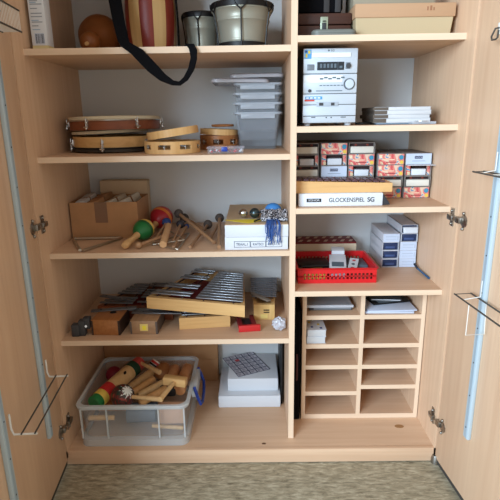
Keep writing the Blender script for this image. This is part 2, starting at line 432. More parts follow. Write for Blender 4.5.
def bongo(label, x, y, r, h, n, a0):
    root = thing('hand_drum', label, 'drum', (x, y, zL1), group='pale hand drums on top shelf')
    k = r/.09
    prof = [(.072*k, .0), (.073*k, .03), (.0755*k, .034), (.0755*k, .04), (.075*k, .042), (.077*k, .05), (.0765*k, .052), (.084*k, h*.62), (.0865*k, h*.64), (.0865*k, h*.68), (.0855*k, h*.7), (.092*k, h*.84), (.096*k, h*.86), (.096*k, h*.885), (.09*k, h*.9), (.085*k, h*.9), (.068*k, .0), (.072*k, 0)]
    MB().lathe(prof, None, 44).build('shell', silver_sh, root)
    MB().band([(.0745*k, .0), (.0795*k, .0), (.082*k, .029), (.0765*k, .031)], None, 44).build('base_ring', black, root)
    MB().band([(.082*k, h*.9), (.099*k, h*.88), (.101*k, h*.97), (.097*k, h), (.082*k, h)], None, 44).build('rim', black, root)
    MB().lathe([(0, h-.004), (.084*k, h-.004), (.084*k, h-.001), (0, h-.001)], None, 40).build('skin', skin, root)
    for i in range(n):
        a = a0+2*PI*i/n; u = V((math.cos(a), math.sin(a), 0)); w = V((-math.sin(a), math.cos(a), 0))
        c = MB()
        c.tube([u*(.083*k)+V((0, 0, .012)), u*(.089*k)+V((0, 0, h*.5)), u*(.097*k)+V((0, 0, h*.80))], .0022, 6)
        for sgn in (-1, 1):
            c.tube([u*(.097*k)+V((0, 0, h*.80)), u*(.101*k)+w*sgn*.012*k/.7+V((0, 0, h*.9)), u*(.1*k)+w*sgn*.014*k/.7+V((0, 0, h*.97))], .002, 6)
        cc = c.build('tension_cord', black, root)
        MB().cyl(u*(.078*k)+V((0, 0, .008)), u*(.088*k)+V((0, 0, .008)), .004, seg=10).build('bolt', chrome, cc)
    return root
bongo('smaller pale hand drum with black rim, behind left of larger one', .459, .374, .0575, .138, 5, R(-97))
bongo('larger pale hand drum with black rim and base ring, nearer the divider', .593, .27, .088, .142, 6, R(-91))

# ------------------------------------------------------------ top right shelf
root = thing('wooden_chest', 'dark brown wooden chest with metal clasp on top right shelf', 'chest', (.8275, .235, zR1))
MB().box(-.08, .08, -.08, .08, 0, .04, bev=.003).build('body', wd, root)
MB().box(-.081, .081, -.081, .081, .042, .072, bev=.003).build('lid', wd, root)
b = MB().box(-.009, .013, -.0835, -.0805, .022, .062, 0, .001).box(-.004, .008, -.0855, -.083, .028, .046, 1, .001).ring((.002, -.085, 0.05), .004, .0012, mi=1)
b.build('clasp', [mat('aged_zinc', (172, 182, 160), .4, .5), dgrey], root)
root = thing('instrument_case', 'black soft case with straps lying on the dark chest', 'case', (.818, .235, zR1+.0725))
MB().box(-.066, .066, -.075, .07, 0, .1, bev=.014).build('case_body', fabric_black, root)
for x in (.018, .05): MB().box(x-.008, x+.008, -.0785, -.072, .002, .098, bev=.001).build('strap', mat('strap_grey', (52, 50, 50), .7), root)
MB().tube([(-.03, -.076, .06), (-.03, -.09, .07), (0, -.094, .072), (.01, -.076, .06)], .004, 8).build('handle', black, root)
root = thing('glasses_case', 'flat grey case with rounded ends in front of the dark chest', 'case', (.85, .108, zR1))
MB().loft([rrect(-.059, .059, -.02, .02, .018, 0), rrect(-.062, .062, -.023, .023, .02, .003), rrect(-.062, .062, -.023, .023, .02, .009)], 0).build('lower_shell', greycase, root)
MB().loft([rrect(-.062, .062, -.023, .023, .02, .0095), rrect(-.062, .062, -.023, .023, .02, .015), rrect(-.058, .058, -.019, .019, .018, .019)], 0).build('upper_shell', greycase, root)
root = thing('shoebox', 'khaki cardboard shoebox with overhanging tan lid on top right shelf', 'box', (1.05, .2, zR1))
b = MB().loft([rrect(-.132, .132, -.072, .072, .002, 0, 1), rrect(-.137, .137, -.077, .077, .002, .052, 1)])
b.build('box_body', khaki, root)
MB().box(-.14, .14, -.081, .081, .052, .0875, bev=.0015).build('lid', lidbrown, root)
MB().box(.06, .063, -.0818, -.0808, .068, .078).box(.068, .073, -.0818, -.0808, .068, .08).box(.077, .08, -.0818, -.0808, .068, .076).build('stamp', mat('stamp_brown', (150, 104, 74), .7), root)
tag(MB().box(-.12, .11, -.06, .06, 0, .05, bev=.002).build('flat_box', greyboard, None, (1.03, .21, zR1+.0875)), 'grey board box lying on top of the tan shoebox lid', 'box')

# ------------------------------------------------------------ stereo shelf
root = thing('compact_stereo', 'silver compact stereo with display and round knob', 'stereo', (.843, .1, zR2))
b = MB().box(-.0755, .0755, .012, .24, .008, .208, 0, .004)
b.build('casing', stereo_d, root)
fr = MB().box(-.0765, .0765, 0, .012, .008, .058, 0, .002).box(-.0765, .0765, 0, .012, .059, .088, 0, .002).box(-.0765, .0765, -.001, .012, .089, .142, 0, .003).box(-.0765, .0765, 0, .012, .143, .21, 0, .003)
fp = fr.build('front_panel', stereo_m, root)
for x in (-.06, .06):
    for y in (.03, .21): MB().lathe([(0, 0), (.009, 0), (.01, .008), (0, .008)], M4.Translation((x, y, 0)), 14).build('foot', white, root)
MB().box(-.052, .056, -.003, .001, .186, .198, 0, .001).build('disc_tray', mat('tray_white', (236, 240, 242), .3), fp)
b = MB().box(-.038, .038, -.002, .001, .152, .174, 0, .001).box(.042, .056, -.002, .001, .155, .172, 1, .001).box(-.066, -.046, -.002, .001, .152, .168, 1, .001)
for i, x in enumerate((-.03, -.02, -.01, 0, .01)): b.box(x, x+.006, -.0026, -.0018, .158, .169, 2)
b.box(.02, .021, -.0026, -.0018, .153, .173, 2).box(.025, .033, -.0026, -.0018, .157, .163, 2)
b.build('display', [display, stereo_d, lcd], fp)
MB().lathe([(.007, 0), (.007, .004), (0, .0045)], face(.05, -.0015, .163), 16).build('button', dgrey, fp)
b = MB().lathe([(.0155, 0), (.0155, .003), (.0145, .004)], face(.054, -.001, .114), 28, 1).lathe([(.0125, .001), (.0122, .007), (0, .008)], face(.054, -.001, .114), 28, 0)
b.build('volume_knob', [stereo_m, dgrey], fp)
b = MB().box(-.074, .035, -.002, .0, .119, .139, 0, .001)
for i in range(6): b.box(-.03+.012*i, -.02+.012*i, -.003, -.0015, .127+.003*(i % 2), .131+.003*(i % 2), 1)
for i in range(7): b.box(-.03+.01*i, -.023+.01*i, -.0025, -.0005, .11, .112, 1)
b.box(-.04, .035, -.0022, -.0008, .0955, .0975, 1)
b.build('control_strip', [mat('bright_strip', (232, 236, 238), .3), lcd], fp)
MB().lathe([(.0045, 0), (.0045, .003), (0, .003)], face(-.058, -.001, .097), 14).build('headphone_socket', dgrey, fp)
b = MB().box(-.038, .025, -.002, .001, .054, .066, 0, .001).box(-.03, -.018, -.0026, -.0015, .056, .064, 1).box(.004, .014, -.0026, -.0015, .056, .064, 1).box(-.0765, .0765, -.001, .001, .0265, .0285, 1)
for x in (-.01, .004): b.box(x, x+.003, -.0015, .0005, .0215, .0245, 1)
b.box(.033, .048, -.0012, .0004, .0225, .0245, 1).box(-.052, -.04, -.0012, .0004, .0225, .0245, 1)
b.build('cassette_door', [mat('deck_grey', (170, 180, 190), .35), dgrey], fp)
b = MB().box(-.074, -.055, -.0015, .001, .183, .206, 0).box(-.071, -.066, -.0019, -.001, .186, .196, 1).box(-.064, -.058, -.0019, -.001, .196, .204, 1).box(-.0725, -.0665, -.0019, -.001, .199, .2045, 2)
b.build('sticker', [mat('sticker_blue', (86, 160, 214), .5), mat('sticker_yellow', (226, 200, 70), .5), mat('sticker_navy', (40, 60, 130), .5)], fp)
b = MB().box(-.07, -.022, -.0015, .001, .0735, .0815, 0).box(-.072, -.044, -.0015, .001, .0685, .073, 1)
for i in range(4): b.box(-.068+.011*i, -.06+.011*i, -.0019, -.001, .0755, .0795, 2)
b.build('printed_band', [mat('band_blue', (60, 150, 200), .5), mat('band_red', (206, 70, 60), .5), white], fp)
b = MB().lathe([(.0025, 0), (.0025, .0005), (0, .0005)], face(-.006, -.0003, .204), 14, 1).text('LG', .008, face(.005, -.0005, .204), 0)
b.build('lettering', [dgrey, mat('logo_grey', (90, 96, 104), .5)], fp)
b = MB()
pts = [(.757+.006*math.sin(i*1.7), .16+.008*i, zR2+.004+.018*(1+math.sin(i*1.1))) for i in range(14)]
b.tube([(p[0], p[1], max(p[2], zR2+.004)) for p in pts], .0035, 8)
b.tube([(.755, .13, zR2+.004), (.753, .16, zR2+.03), (.757, .2, zR2+.07), (.755, .24, zR2+.09)], .003, 8)
c = b.build('power_cable', black, None); tag(c, 'black power cable bunched between the stereo and the divider', 'cable')
b = MB().tube([(.93, .15, zR2+.004), (.95, .14, zR2+.004), (.975, .16, zR2+.005), (.99, .2, zR2+.004), (.96, .24, zR2+.004)], .003, 8)
tag(b.build('audio_cable', black), 'thin black cable lying right of the stereo', 'cable')

tag(MB().box(-.09, .09, -.08, .09, 0, .004, 0, .001).build('document_wallet', mat('wallet_blue', (122, 142, 160), .35), None, (1.085, .235, zR2)), 'thin blue-grey document wallet under the pile of books', 'wallet')
z = zR2+.0045
for i, (h, dx, nm) in enumerate(((.013, .002, 'lowest'), (.011, -.003, 'second lowest'), (.012, .002, 'third from the bottom'), (.01, 0, 'topmost'))):
    root = thing('music_book', 'white-paged book with dark spine, %s in the pile beside the stereo' % nm, 'book', (1.072+dx, .235, z), (0, 0, R((-1, 1.5, 0, -.5)[i])), 'books in the pile beside the stereo')
    MB().box(-.085, .082, -.082, .08, .0005, h-.0006, bev=.0004).build('pages', paper, root)
    MB().box(-.088, .084, -.083, .082, 0, .0005, 0).box(-.088, .084, -.083, .082, h-.0006, h-.0001, 0).box(-.0885, -.086, -.084, .082, 0, h-.0002, 1).box(-.086, -.05+.006*(i % 2), -.0836, -.0815, .001, h-.001, 1).build('cover', [mat('book_cover', (196, 198, 200), .5), mat('book_spine', (96, 86, 76), .6)], root)
    z += h
root = thing('disc_case', 'clear disc case lying half under the books near the right wall', 'case', (1.125, .135, zR2))
MB().box(-.035, .035, -.02, .04, 0, .008, bev=.001).build('case', film, root)
MB().lathe([(.006, 0), (.019, 0), (.019, .0012), (.006, .0012), (.006, 0)], M4.Translation((0, .008, .0083)), 28).build('disc', chrome, root)

# ------------------------------------------------------------ glockenspiel boxes shelf
root = thing('glockenspiel_carton', 'long white carton with black lettering at the front of the shelf', 'carton', (.882, .085, zR3))
MB().box(-.126, .126, 0, .1, 0, .038, bev=.001).build('carton_body', white, root)
MB().hull([(.126, 0, .001), (.15, .0, .003), (.147, .004, .004), (.126, .0, .036), (.127, .004, .036), (.126, .004, .001)], [(0, 1, 3), (5, 4, 2), (1, 2, 4, 3), (0, 5, 2, 1), (0, 3, 4, 5)]).box(.1255, .1275, .004, .096, .003, .036).build('open_flap', mat('flap_dark', (48, 48, 52), .6), root)
b = MB().text('GLOCKENSPIEL', .0185, face(.018, -.0006, .018), 0, wide=.84).text('SG', .0195, face(.0905, -.0006, .018), 0, .0007, .95).text('SG', .0195, face(.0909, -.0006, .0181), 0, .0007, .95)
b.build('lettering', dgrey, root)
b = MB().box(-.102, -.058, -.0007, .0003, .013, .0235, 0).text('SONOR', .0085, face(-.08, -.001, .0183), 1, .0003, 1.15)
b.build('badge', [mat('badge_black', (34, 34, 40), .5), white], root)
root = thing('wooden_glockenspiel', 'small wooden glockenspiel lying along the top of the white carton', 'glockenspiel', (.897, .1, zR3+.0382), (0, R(0), 0))
P8 = [(-.149, 0, 0), (.142, 0, 0), (.142, .09, 0), (-.149, .09, 0), (-.149, 0, .036), (.142, .0, .027), (.142, .09, .027), (-.149, .09, .036)]
MB().hull(P8, [(0, 1, 2, 3), (4, 5, 6, 7), (0, 1, 5, 4), (1, 2, 6, 5), (2, 3, 7, 6), (3, 0, 4, 7)]).build('frame', wood('honey_wood', (208, 160, 104), (224, 180, 122), 0, .45, 80), root)
for i in range(13):
    x = -.138+.021*i; zt = .036-.009*(x+.149)/.291
    MB().box(x-.008, x+.008, .004-.002*(i % 2), .086, zt+.002, zt+.005, bev=.0006).build('bar', mat('bar_violet', (112, 84, 92), .4, .5) if i == 0 else bpy.data.materials['bar_violet'], root)
b = MB()
for i in range(26):
    x = -.143+.0105*i; zt = .036-.009*(x+.149)/.291
    b.cyl((x, .012, zt), (x, .012, zt+.008+.003*(i % 3 == 0)), .0013, seg=6)
b.build('pins', mat('pin_dark', (70, 48, 52), .5), root)

# cartons with printed ends: five stacks
BWd, BHt, BDp = .084, .0358, .2
protos = {}
def carton(kind):
    if kind in protos: return copy_tree(protos[kind])
    root = thing('instrument_carton', '', 'carton')
    sleeve = mat('sleeve_grey', (142, 134, 128), .65) if 'sleeve_grey' not in bpy.data.materials else bpy.data.materials['sleeve_grey']
    w, h = BWd-.001, BHt-.0006
    if kind == 'print':
        MB().box(-w/2, w/2, .0006, BDp, 0, h, bev=.0008).build('sleeve', sleeve, root)
        b = MB().box(-w/2+.001, w/2-.001, 0, .001, .001, h-.001, 0)
        b.box(-w*.34, w*.12, -.0005, .0004, h*.42, h*.5, 1).box(-w*.2, w*.2, -.0005, .0004, h*.2, h*.27, 2)
        b.lathe([(.0075, 0), (.0075, .0005), (0, .0006)], face(w*.38, 0, h*.66), 14, 3).box(-w/2+.003, -w/2+.012, -.0005, .0004, h*.6, h*.9, 1).lathe([(.006, 0), (.006, .0005), (0, .0006)], face(w*.4, 0, h*.22), 14, 4)
        b.build('printed_end', [print_red, mat('print_cream', (244, 214, 180), .6), mat('print_dkred', (150, 36, 44), .6), mat('print_teal', (60, 140, 170), .6), mat('print_gold', (226, 190, 80), .6)], root)
    elif kind == 'open':
        b = MB().box(-w/2, w/2, 0, BDp, 0, .0016).box(-w/2, w/2, 0, BDp, h-.0016, h).box(-w/2, -w/2+.0016, 0, BDp, 0, h).box(w/2-.0016, w/2, 0, BDp, 0, h).box(-w/2, w/2, BDp-.002, BDp, 0, h)
        b.build('sleeve', sleeve, root)
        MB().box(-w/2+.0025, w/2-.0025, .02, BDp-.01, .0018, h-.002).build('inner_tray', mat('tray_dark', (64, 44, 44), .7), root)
        MB().box(-w*.43, w*.45, .0005, .03, .003, h*.66, bev=.001).build('insert', offwhite, root)
        MB().lathe([(.004, 0), (.004, .002), (0, .003)], face(-w*.2, .02, h*.78), 12).lathe([(.004, 0), (.004, .002), (0, .003)], face(w*.25, .02, h*.78), 12).build('knob', mat('knob_red', (140, 60, 44), .5), root)
    elif kind == 'half':
        b = MB().box(-w/2, w/2, 0, BDp, 0, .0016).box(-w/2, w/2, 0, BDp, h-.0016, h).box(-w/2, -w/2+.0016, 0, BDp, 0, h).box(w/2-.0016, w/2, 0, BDp, 0, h).box(-w/2, w/2, BDp-.002, BDp, 0, h)
        b.build('sleeve', sleeve, root)
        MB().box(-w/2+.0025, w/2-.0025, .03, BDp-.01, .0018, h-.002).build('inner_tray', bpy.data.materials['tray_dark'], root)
        MB().box(-w*.24, w*.3, .002, .035, .002, h*.62, bev=.001).build('insert', white, root)
        MB().box(-w*.48, -w*.3, .004, .012, .002, h-.002).build('fold_flap', print_red, root); MB().box(w*.36, w*.47, .006, .014, .002, h-.003).build('fold_flap', print_red, root)
    else:
        MB().box(-w/2, w/2, .0006, BDp, 0, h, bev=.0008).build('sleeve', sleeve, root)
        b = MB().box(-w/2+.001, w/2-.001, 0, .001, .001, h-.001, 0).box(-w*.16, w*.14, -.0006, .0004, h*.52, h*.76, 1).text('SONOR', .006, face(-w*.01, -.0009, h*.64), 0, .0003, 1.1)
        b.box(-w*.25, w*.25, -.0005, .0004, h*.3, h*.33, 2)
        b.build('white_end', [bluegrey, mat('badge_ink', (40, 42, 70), .5), lcd], root)
    protos[kind] = root; return root
cols = [('leftmost', .790, ['open', 'half', 'open', 'print', 'white'][::-1], 0),
        ('second-from-left', .8805, ['print', 'half', 'white', 'print', 'open'][::-1], .004),
        ('middle', .968, ['open', 'print', 'half', 'open', 'print'][::-1], -.004),
        ('fourth-from-left', 1.0625, ['print', 'print', 'open', 'print'][::-1], .002),
        ('rightmost', 1.1515, ['white', 'half', 'open', 'print'][::-1], -.002)]
desc = {'print': 'carton with red printed end', 'open': 'open carton with wide pale insert', 'half': 'open carton with narrow white insert', 'white': 'carton with plain white end'}
short = ['lowest', 'second lowest', 'third lowest', 'fourth lowest']
ordn = ['lowest', 'second from the bottom', 'third from the bottom', 'fourth from the bottom', 'topmost']
for cn, x, ks, dx in cols:
    for i, k in enumerate(ks):
        o = carton(k)
        top = i == len(ks)-1
        o['label'] = '%s, %s in the %s glockenspiel-shelf stack' % (desc[k], 'topmost' if top else short[i], cn)
        o['group'] = 'instrument cartons stacked on the middle right shelf'
        o.location = (x+random.uniform(-.0015, .0015)*(cn != 'rightmost'), .215+random.uniform(-.004, .004), zR3+.0002+i*(BHt+.0001))
        if cn == 'rightmost' and top:
            MB().box(-.042, .045, -.03, .001, -.0008, .0004).build('lower_flap', white, o)

# ------------------------------------------------------------ red basket shelf
root = thing('red_basket', 'red plastic basket with square holes on the right shelf', 'basket', (.888, .13, zR4))
x0, x1, y0, y1, h = -.126, .126, 0, .2, .048
def wall(nm, horizontal, a0, a1, c, n):
    b = MB(); t = .0025
    def bx(u0, u1, z0, z1):
        if horizontal: b.box(u0, u1, c-t/2, c+t/2, z0, z1)
        else: b.box(c-t/2, c+t/2, u0, u1, z0, z1)
    bx(a0, a1, 0, .013); bx(a0, a1, .0215, .0245); bx(a0, a1, .033, h)
    p = (a1-a0)/n
    bx(a0, a0+p, .013, .033); bx(a1-p, a1, .013, .033)
    for i in range(1, n-1): bx(a0+p*i, a0+p*i+p*.38, .013, .033)
    b.build(nm, red, root)
wall('side_wall', True, x0, x1, y0, 20); wall('side_wall', True, x0, x1, y1, 20)
wall('side_wall', False, y0, y1, x0, 16); wall('side_wall', False, y0, y1, x1, 16)
MB().loft([rrect(x0, x1, y0, y1, .006, 0), rrect(x0, x1, y0, y1, .006, .003)]).build('base', red, root)
MB().loft([rrect(x0-.003, x1+.003, y0-.003, y1+.003, .008, h-.002), rrect(x0-.007, x1+.007, y0-.007, y1+.007, .01, h+.001), rrect(x0-.007, x1+.007, y0-.007, y1+.007, .01, h+.003), rrect(x0+.001, x1-.001, y0+.001, y1-.001, .006, h+.003), rrect(x0+.001, x1-.001, y0+.001, y1-.001, .006, h-.002)], closed=True).build('rim', red, root)
bz = zR4+.0036
tag(MB().box(-.055, .055, -.04, .04, 0, .03, 0, .004).box(-.05, .05, -.0405, -.0385, .012, .018, 1).build('black_recorder_case', [black, dgrey], None, (.825, .27, bz), smooth=40), 'black zipped pouch in the left back of the red basket', 'pouch').rotation_euler = (0, 0, R(4))
tag(MB().cyl((-.05, 0, .006), (.05, .01, .006), .006, seg=14).cyl((.05, .01, .006), (.062, .0112, .006), .0045, .003, 14).build('black_marker', black, None, (.83, .2, bz+.026)), 'black marker pen lying on the left of the red basket', 'pen')
tag(MB().box(-.04, .04, -.035, .035, 0, .024, 0, .001).box(-.038, .0, -.034, .034, .0238, .0248, 1).build('picture_booklet', [mat('booklet_yellow', (216, 196, 90), .6), mat('booklet_green', (96, 140, 80), .6)], None, (.812, .178, bz), smooth=30), 'yellow and green booklet at the front left of the red basket', 'booklet')
o = tag(MB().box(-.028, .028, -.05, .05, 0, .03, 0, .001).box(-.02, .02, -.03, .0, .0298, .0305, 1).build('white_pack', [white, lcd], None, (.905, .225, bz+.012)), 'white pack lying tilted in the middle of the red basket', 'pack'); o.rotation_euler = (R(14), 0, R(-8))
o = tag(MB().box(-.022, .022, -.018, .018, 0, .014, 0, .001).build('small_white_box', white, None, (.915, .285, bz+.056)), 'small white box perched on the white pack in red basket', 'box'); o.rotation_euler = (R(10), 0, R(-6))
tag(MB().box(-.03, .04, -.03, .06, 0, .028, 0, .003).build('grey_pouch', mat('pouch_grey', (96, 108, 120), .7), None, (.968, .25, bz)), 'blue-grey pouch at the right back of the red basket', 'pouch')
o = tag(MB().box(-.015, .015, -.048, .048, 0, .004, 0).lathe([(.006, 0), (.006, .0006), (0, .0006)], M4.Translation((0, -.03, .004)), 12, 1).lathe([(.006, 0), (.006, .0006), (0, .0006)], M4.Translation((0, .0, .004)), 12, 2).lathe([(.006, 0), (.006, .0006), (0, .0006)], M4.Translation((0, .03, .004)), 12, 1).build('dotted_card', [white, red_w, dgrey], None, (.956, .215, bz+.03)), 'white card with round red and dark spots in the red basket', 'card'); o.rotation_euler = (R(8), R(2), R(-16))
tag(MB().box(-.03, .03, -.03, .03, 0, .02, 0, .002).build('striped_box', mat('brick_red_card', (150, 70, 60), .6), None, (.972, .175, bz)), 'brick red little box at the front right of red basket', 'box')
root = thing('castanet_box', 'cream box with dark red patterned top behind the red basket', 'box', (.885, .415, zR4))
MB().box(-.112, .112, -.05, .05, 0, .07, bev=.001).build('box_body', mat('cream_box', (216, 200, 172), .65), root)
b = MB().box(-.112, .112, -.05, .05, .0702, .075, 0, .0006)
for i in range(7):
    for j in range(2):
        x = -.1+.031*i; y = -.035+.05*j
        b.hull([(x, y, .0754), (x+.012, y, .0754), (x+.022, y+.025, .0754), (x+.01, y+.025, .0754), (x, y, .076), (x+.012, y, .076), (x+.022, y+.025, .076), (x+.01, y+.025, .076)], [(0, 1, 2, 3), (4, 5, 6, 7), (0, 1, 5, 4), (1, 2, 6, 5), (2, 3, 7, 6), (3, 0, 4, 7)], 1)
b.build('patterned_lid', [darkred, mat('cream_print', (206, 180, 160), .6)], root)

lp = {}
def longbox(kind):
    if kind in lp: return copy_tree(lp[kind])
    root = thing('long_carton', '', 'carton'); w, h, d = .057, .0304, .184
    sl = bpy.data.materials.get('long_sleeve') or mat('long_sleeve', (206, 206, 212), .6)
    if kind == 'white':
        MB().box(-w/2, w/2, .0005, d, 0, h, bev=.0006).build('sleeve', sl, root)
        b = MB().box(-w/2+.0006, w/2-.0006, 0, .001, .0006, h-.0006, 0).box(-w*.36, w*.3, -.0004, .0004, h*.62, h*.68, 1).box(-w*.36, w*.3, -.0004, .0004, h*.32, h*.36, 1).box(w*.36, w*.4, -.0004, .0004, h*.25, h*.75, 1)
        b.build('closed_end', [bluegrey, mat('faint_print', (170, 180, 196), .6)], root)
    else:
        b = MB().box(-w/2, w/2, 0, d, 0, .0014).box(-w/2, w/2, 0, d, h-.0014, h).box(-w/2, -w/2+.0014, 0, d, 0, h).box(w/2-.0014, w/2, 0, d, 0, h).box(-w/2, w/2, d-.002, d, 0, h)
        b.build('sleeve', sl, root)
        MB().box(-w/2+.002, w/2-.002, .006, d-.004, .0016, h-.0016, bev=.004).build('blue_lining', navy, root)
        if kind == 'flap': MB().loft([rrect(-w*.4, w*.48, -.012, .004, .005, .004), rrect(-w*.42, w*.5, -.008, .006, .005, h*.75)]).build('torn_flap', white, root)
        else: MB().box(-w*.3, w*.3, .003, .02, .006, h*.5, bev=.003).build('cloth_fold', mat('navy_cloth', (62, 80, 124), .7), root)
    lp[kind] = root; return root
for cn, x, y, ks in (('left', 1.103, .292, ['blue', 'blue', 'blue', 'white']), ('right', 1.1655, .292, ['white', 'white', 'white', 'blue', 'flap'])):
    for i, k in enumerate(ks):
        o = longbox(k); o.location = (x+random.uniform(-.0012, .0012), y+random.uniform(-.003, .003), zR4+.0002+i*.0306)
        n = len(ks); nm = 'topmost' if i == n-1 else ordn[i]
        o['label'] = {'white': 'long pale carton with closed end', 'blue': 'long pale carton with navy open end', 'flap': 'long pale carton with torn white flap'}[k] + ', %s of %s stack by basket' % (nm if i == n-1 else short[i], cn)
        o['group'] = 'long pale cartons beside the red basket'
o = thing('ballpoint_pen', 'dark blue pen leaning against the right wall by the pale cartons', 'pen', (1.19, .17, zR4+.004))
MB().cyl((.004, -.015, 0), (-.003, .075, .004), .0035, seg=12).build('barrel', mat('pen_blue', (44, 84, 122), .4), o)
MB().cyl((-.003, .075, .004), (-.0055, .105, .012), .0042, seg=12).build('cap', mat('pen_dark', (28, 34, 46), .4), o)

# ------------------------------------------------------------ pigeonhole unit
pig = thing('pigeonhole_unit', 'beech pigeonhole unit with two columns of slots at bottom right', 'shelf unit', (0, .165, zB))
px0, px1, zt = .782, 1.197, .548
def pp(nm, x0, x1, z0, z1, mm, e):
    MB().box(x0, x1, .001, .295, z0-zB, z1-zB).box(x0, x1, 0, .001, z0-zB, z1-zB, 1).build(nm, [mm, e], pig)
pp('side_panel', px0, px0+.0135, zB, zt, wz, edgez); pp('side_panel', px1-.0135, px1, zB, zt, wz, edgez)
pp('divider', .977, .9915, zB+.018, zt-.014, wz, edgez)
pp('top_board', px0+.0135, px1-.0135, zt-.014, zt, wx, edge); pp('bottom_board', px0+.0135, px1-.0135, zB, zB+.018, wx, edge)
MB().box(px0+.001, px1-.001, .295, .3, .0, zt-zB).build('back_panel', wx, pig)
for z in (.453, .346, .266, .163): pp('shelf', px0+.0135, .977, z-.0155, z, wx, edge)
for z in (.453, .347, .266, .187): pp('shelf', .9915, px1-.0135, z-.0155, z, wx, edge)
# contents
root = thing('document_folder', 'dark folder lying in the top left pigeonhole', 'folder', (.885, .31, .4535))
MB().box(-.075, .075, -.1, .1, 0, .016, bev=.002).build('folder_body', dgrey, root)
MB().box(-.06, .07, -.102, -.0995, .003, .013).build('spine_strip', mat('spine_grey', (120, 124, 128), .5), root)
tag(MB().box(-.08, .08, -.11, .11, 0, .002).box(-.08, .08, -.112, -.109, 0, .009).build('plastic_sleeve', film, None, (.879, .305, .4697)), 'clear plastic sleeve on the dark folder in top left pigeonhole', 'sleeve')
for i, (dx, h) in enumerate(((0, .007), (.003, .005))):
    tag(MB().box(-.083, .083, -.12, .12, 0, h-.0003, bev=.0006).build('magazine', bluegrey, None, (1.082+dx, .295, .4533+.007*i)), ('pale magazine lying at the bottom of the top right pigeonhole', 'pale magazine lying directly under the black brochures in the top right pigeonhole')[i], 'magazine', 'magazines in the top right pigeonhole').rotation_euler = (0, 0, R((-2, 2)[i]))
o = tag(MB().box(-.07, .07, -.09, .09, 0, .006, 0, .001).box(-.05, .03, -.088, -.02, .0058, .0064, 1).build('brochure', [black, lcd], None, (1.084, .32, .4662)), 'black brochure lying slanted on the pale magazines', 'brochure'); o.rotation_euler = (0, 0, R(12))
o = tag(MB().box(-.055, .055, -.08, .08, 0, .005, 0, .001).box(-.05, .05, -.0805, -.079, .001, .004, 1).build('brochure', [dgrey, white], None, (1.092, .325, .4726)), 'smaller dark brochure with white edge on top of the black one', 'brochure'); o.rotation_euler = (0, 0, R(-6))
for i, (h, nm) in enumerate(((.024, 'lower'), (.026, 'upper'))):
    root = thing('songbook', '%s of two thick white books in the second left pigeonhole' % nm, 'book', (.832, .29, .3462+.0243*i), (0, 0, R((0, 1)[i])), 'white books in the second left pigeonhole')
    MB().box(-.0315, .03, -.115, .115, .001, h-.0014, bev=.0005).build('pages', paper, root)
    b = MB().box(-.032, .032, -.117, .117, 0, .001).box(-.032, .032, -.117, .117, h-.0014, h-.0004).box(-.033, -.0315, -.117, .117, 0, h-.0004)
    b.build('cover', white, root)
    if i:
        b = MB()
        for x, y, mi in ((-.015, -.09, 0), (.01, -.07, 1), (-.01, -.03, 2), (.015, -.1, 0), (-.02, -.05, 1)): b.box(x-.004, x+.004, y-.006, y+.006, h-.0005, h+.0002, mi)
        b.build('cover_marks', [mat('mark_blue', (60, 80, 130), .6), mat('mark_yellow', (230, 200, 80), .6), mat('mark_green', (110, 150, 90), .6)], root)
root = thing('portfolio_case', 'narrow black case standing between the divider and pigeonhole unit', 'case', (.7635, .3, zB))
MB().box(-.012, .012, -.14, .14, 0, .42, bev=.004).build('case_body', fabric_black, root)
MB().tube([(0, -.142, .16), (0, -.152, .18), (0, -.152, .24), (0, -.142, .26)], .0035, 8).build('handle', mat('dark_handle', (70, 30, 34), .6), root)

# ------------------------------------------------------------ second left shelf: drums, tubs
def lug(b, p, u, h):
    w = V((-u.y, u.x, 0)); p = V(p)
    b.box(-.004, .004, -.002, .004, -h*.5, h*.45, m=M4.Translation(p) @ M4.Rotation(math.atan2(u.y, u.x)-PI/2, 4, 'Z'), bev=.001)
    b.cyl(p+u*.008+V((0, 0, -h*.75)), p+u*.008+V((0, 0, h*.6)), .0017, seg=8)
    b.cyl(p+u*.008-w*.008+V((0, 0, -h*.62)), p+u*.008+w*.008+V((0, 0, -h*.62)), .0028, seg=8)
    b.sphere(p+u*.008+V((0, 0, -h*.8)), .004, seg=10); b.sphere(p+u*.006, .005, seg=10)
def framedrum(label, loc, rot, r, h, wood_, flip, a0):
    root = thing('frame_drum', label, 'drum', loc, rot, 'frame drums on the second left shelf')
    MB().band([(r-.008, 0), (r, 0), (r, h), (r-.008, h)], None, 56).build('frame', wood_, root)
    zs = 0 if flip else h
    s = -1 if flip else 1
    MB().lathe([(0, zs+s*.0005), (r-.001, zs+s*.0005), (r+.0015, zs-s*.001), (r+.0015, zs-s*.011), (r+.0003, zs-s*.011)], None, 56).build('skin', skin if not flip else mat('dark_hoop', (58, 52, 46), .5), root)
    MB().ring((0, 0, zs-s*.012), r+.003, .0025, seg=56).build('hoop', chrome if not flip else black, root)
    for k in range(6):
        a = a0+PI/3*k; u = V((math.cos(a), math.sin(a), 0)); b = MB()
        lug(b, u*(r+.001)+V((0, 0, h*.55)), u, h*.55); b.build('tension_lug', chrome, root)
    return root
framedrum('lower frame drum of light wood lying open side up', (.158, .322, zL2+.0026), (0, 0, 0), .137, .047, wl, True, R(-92))
framedrum('upper red-brown frame drum with pale skin tilted on the lower one', (.162, .318, zL2+.0685), (R(-1.2), R(-.6), 0), .146, .041, wr, False, R(-109))
o = tag(MB().band([(.118, 0), (.124, 0), (.124, .009), (.118, .009)], None, 56).build('drum_hoop', skin, None, (.143, .318, zL2+.0592)), 'loose pale hoop slanting between the two frame drums', 'hoop'); o.rotation_euler = (0, R(-2.0), 0)

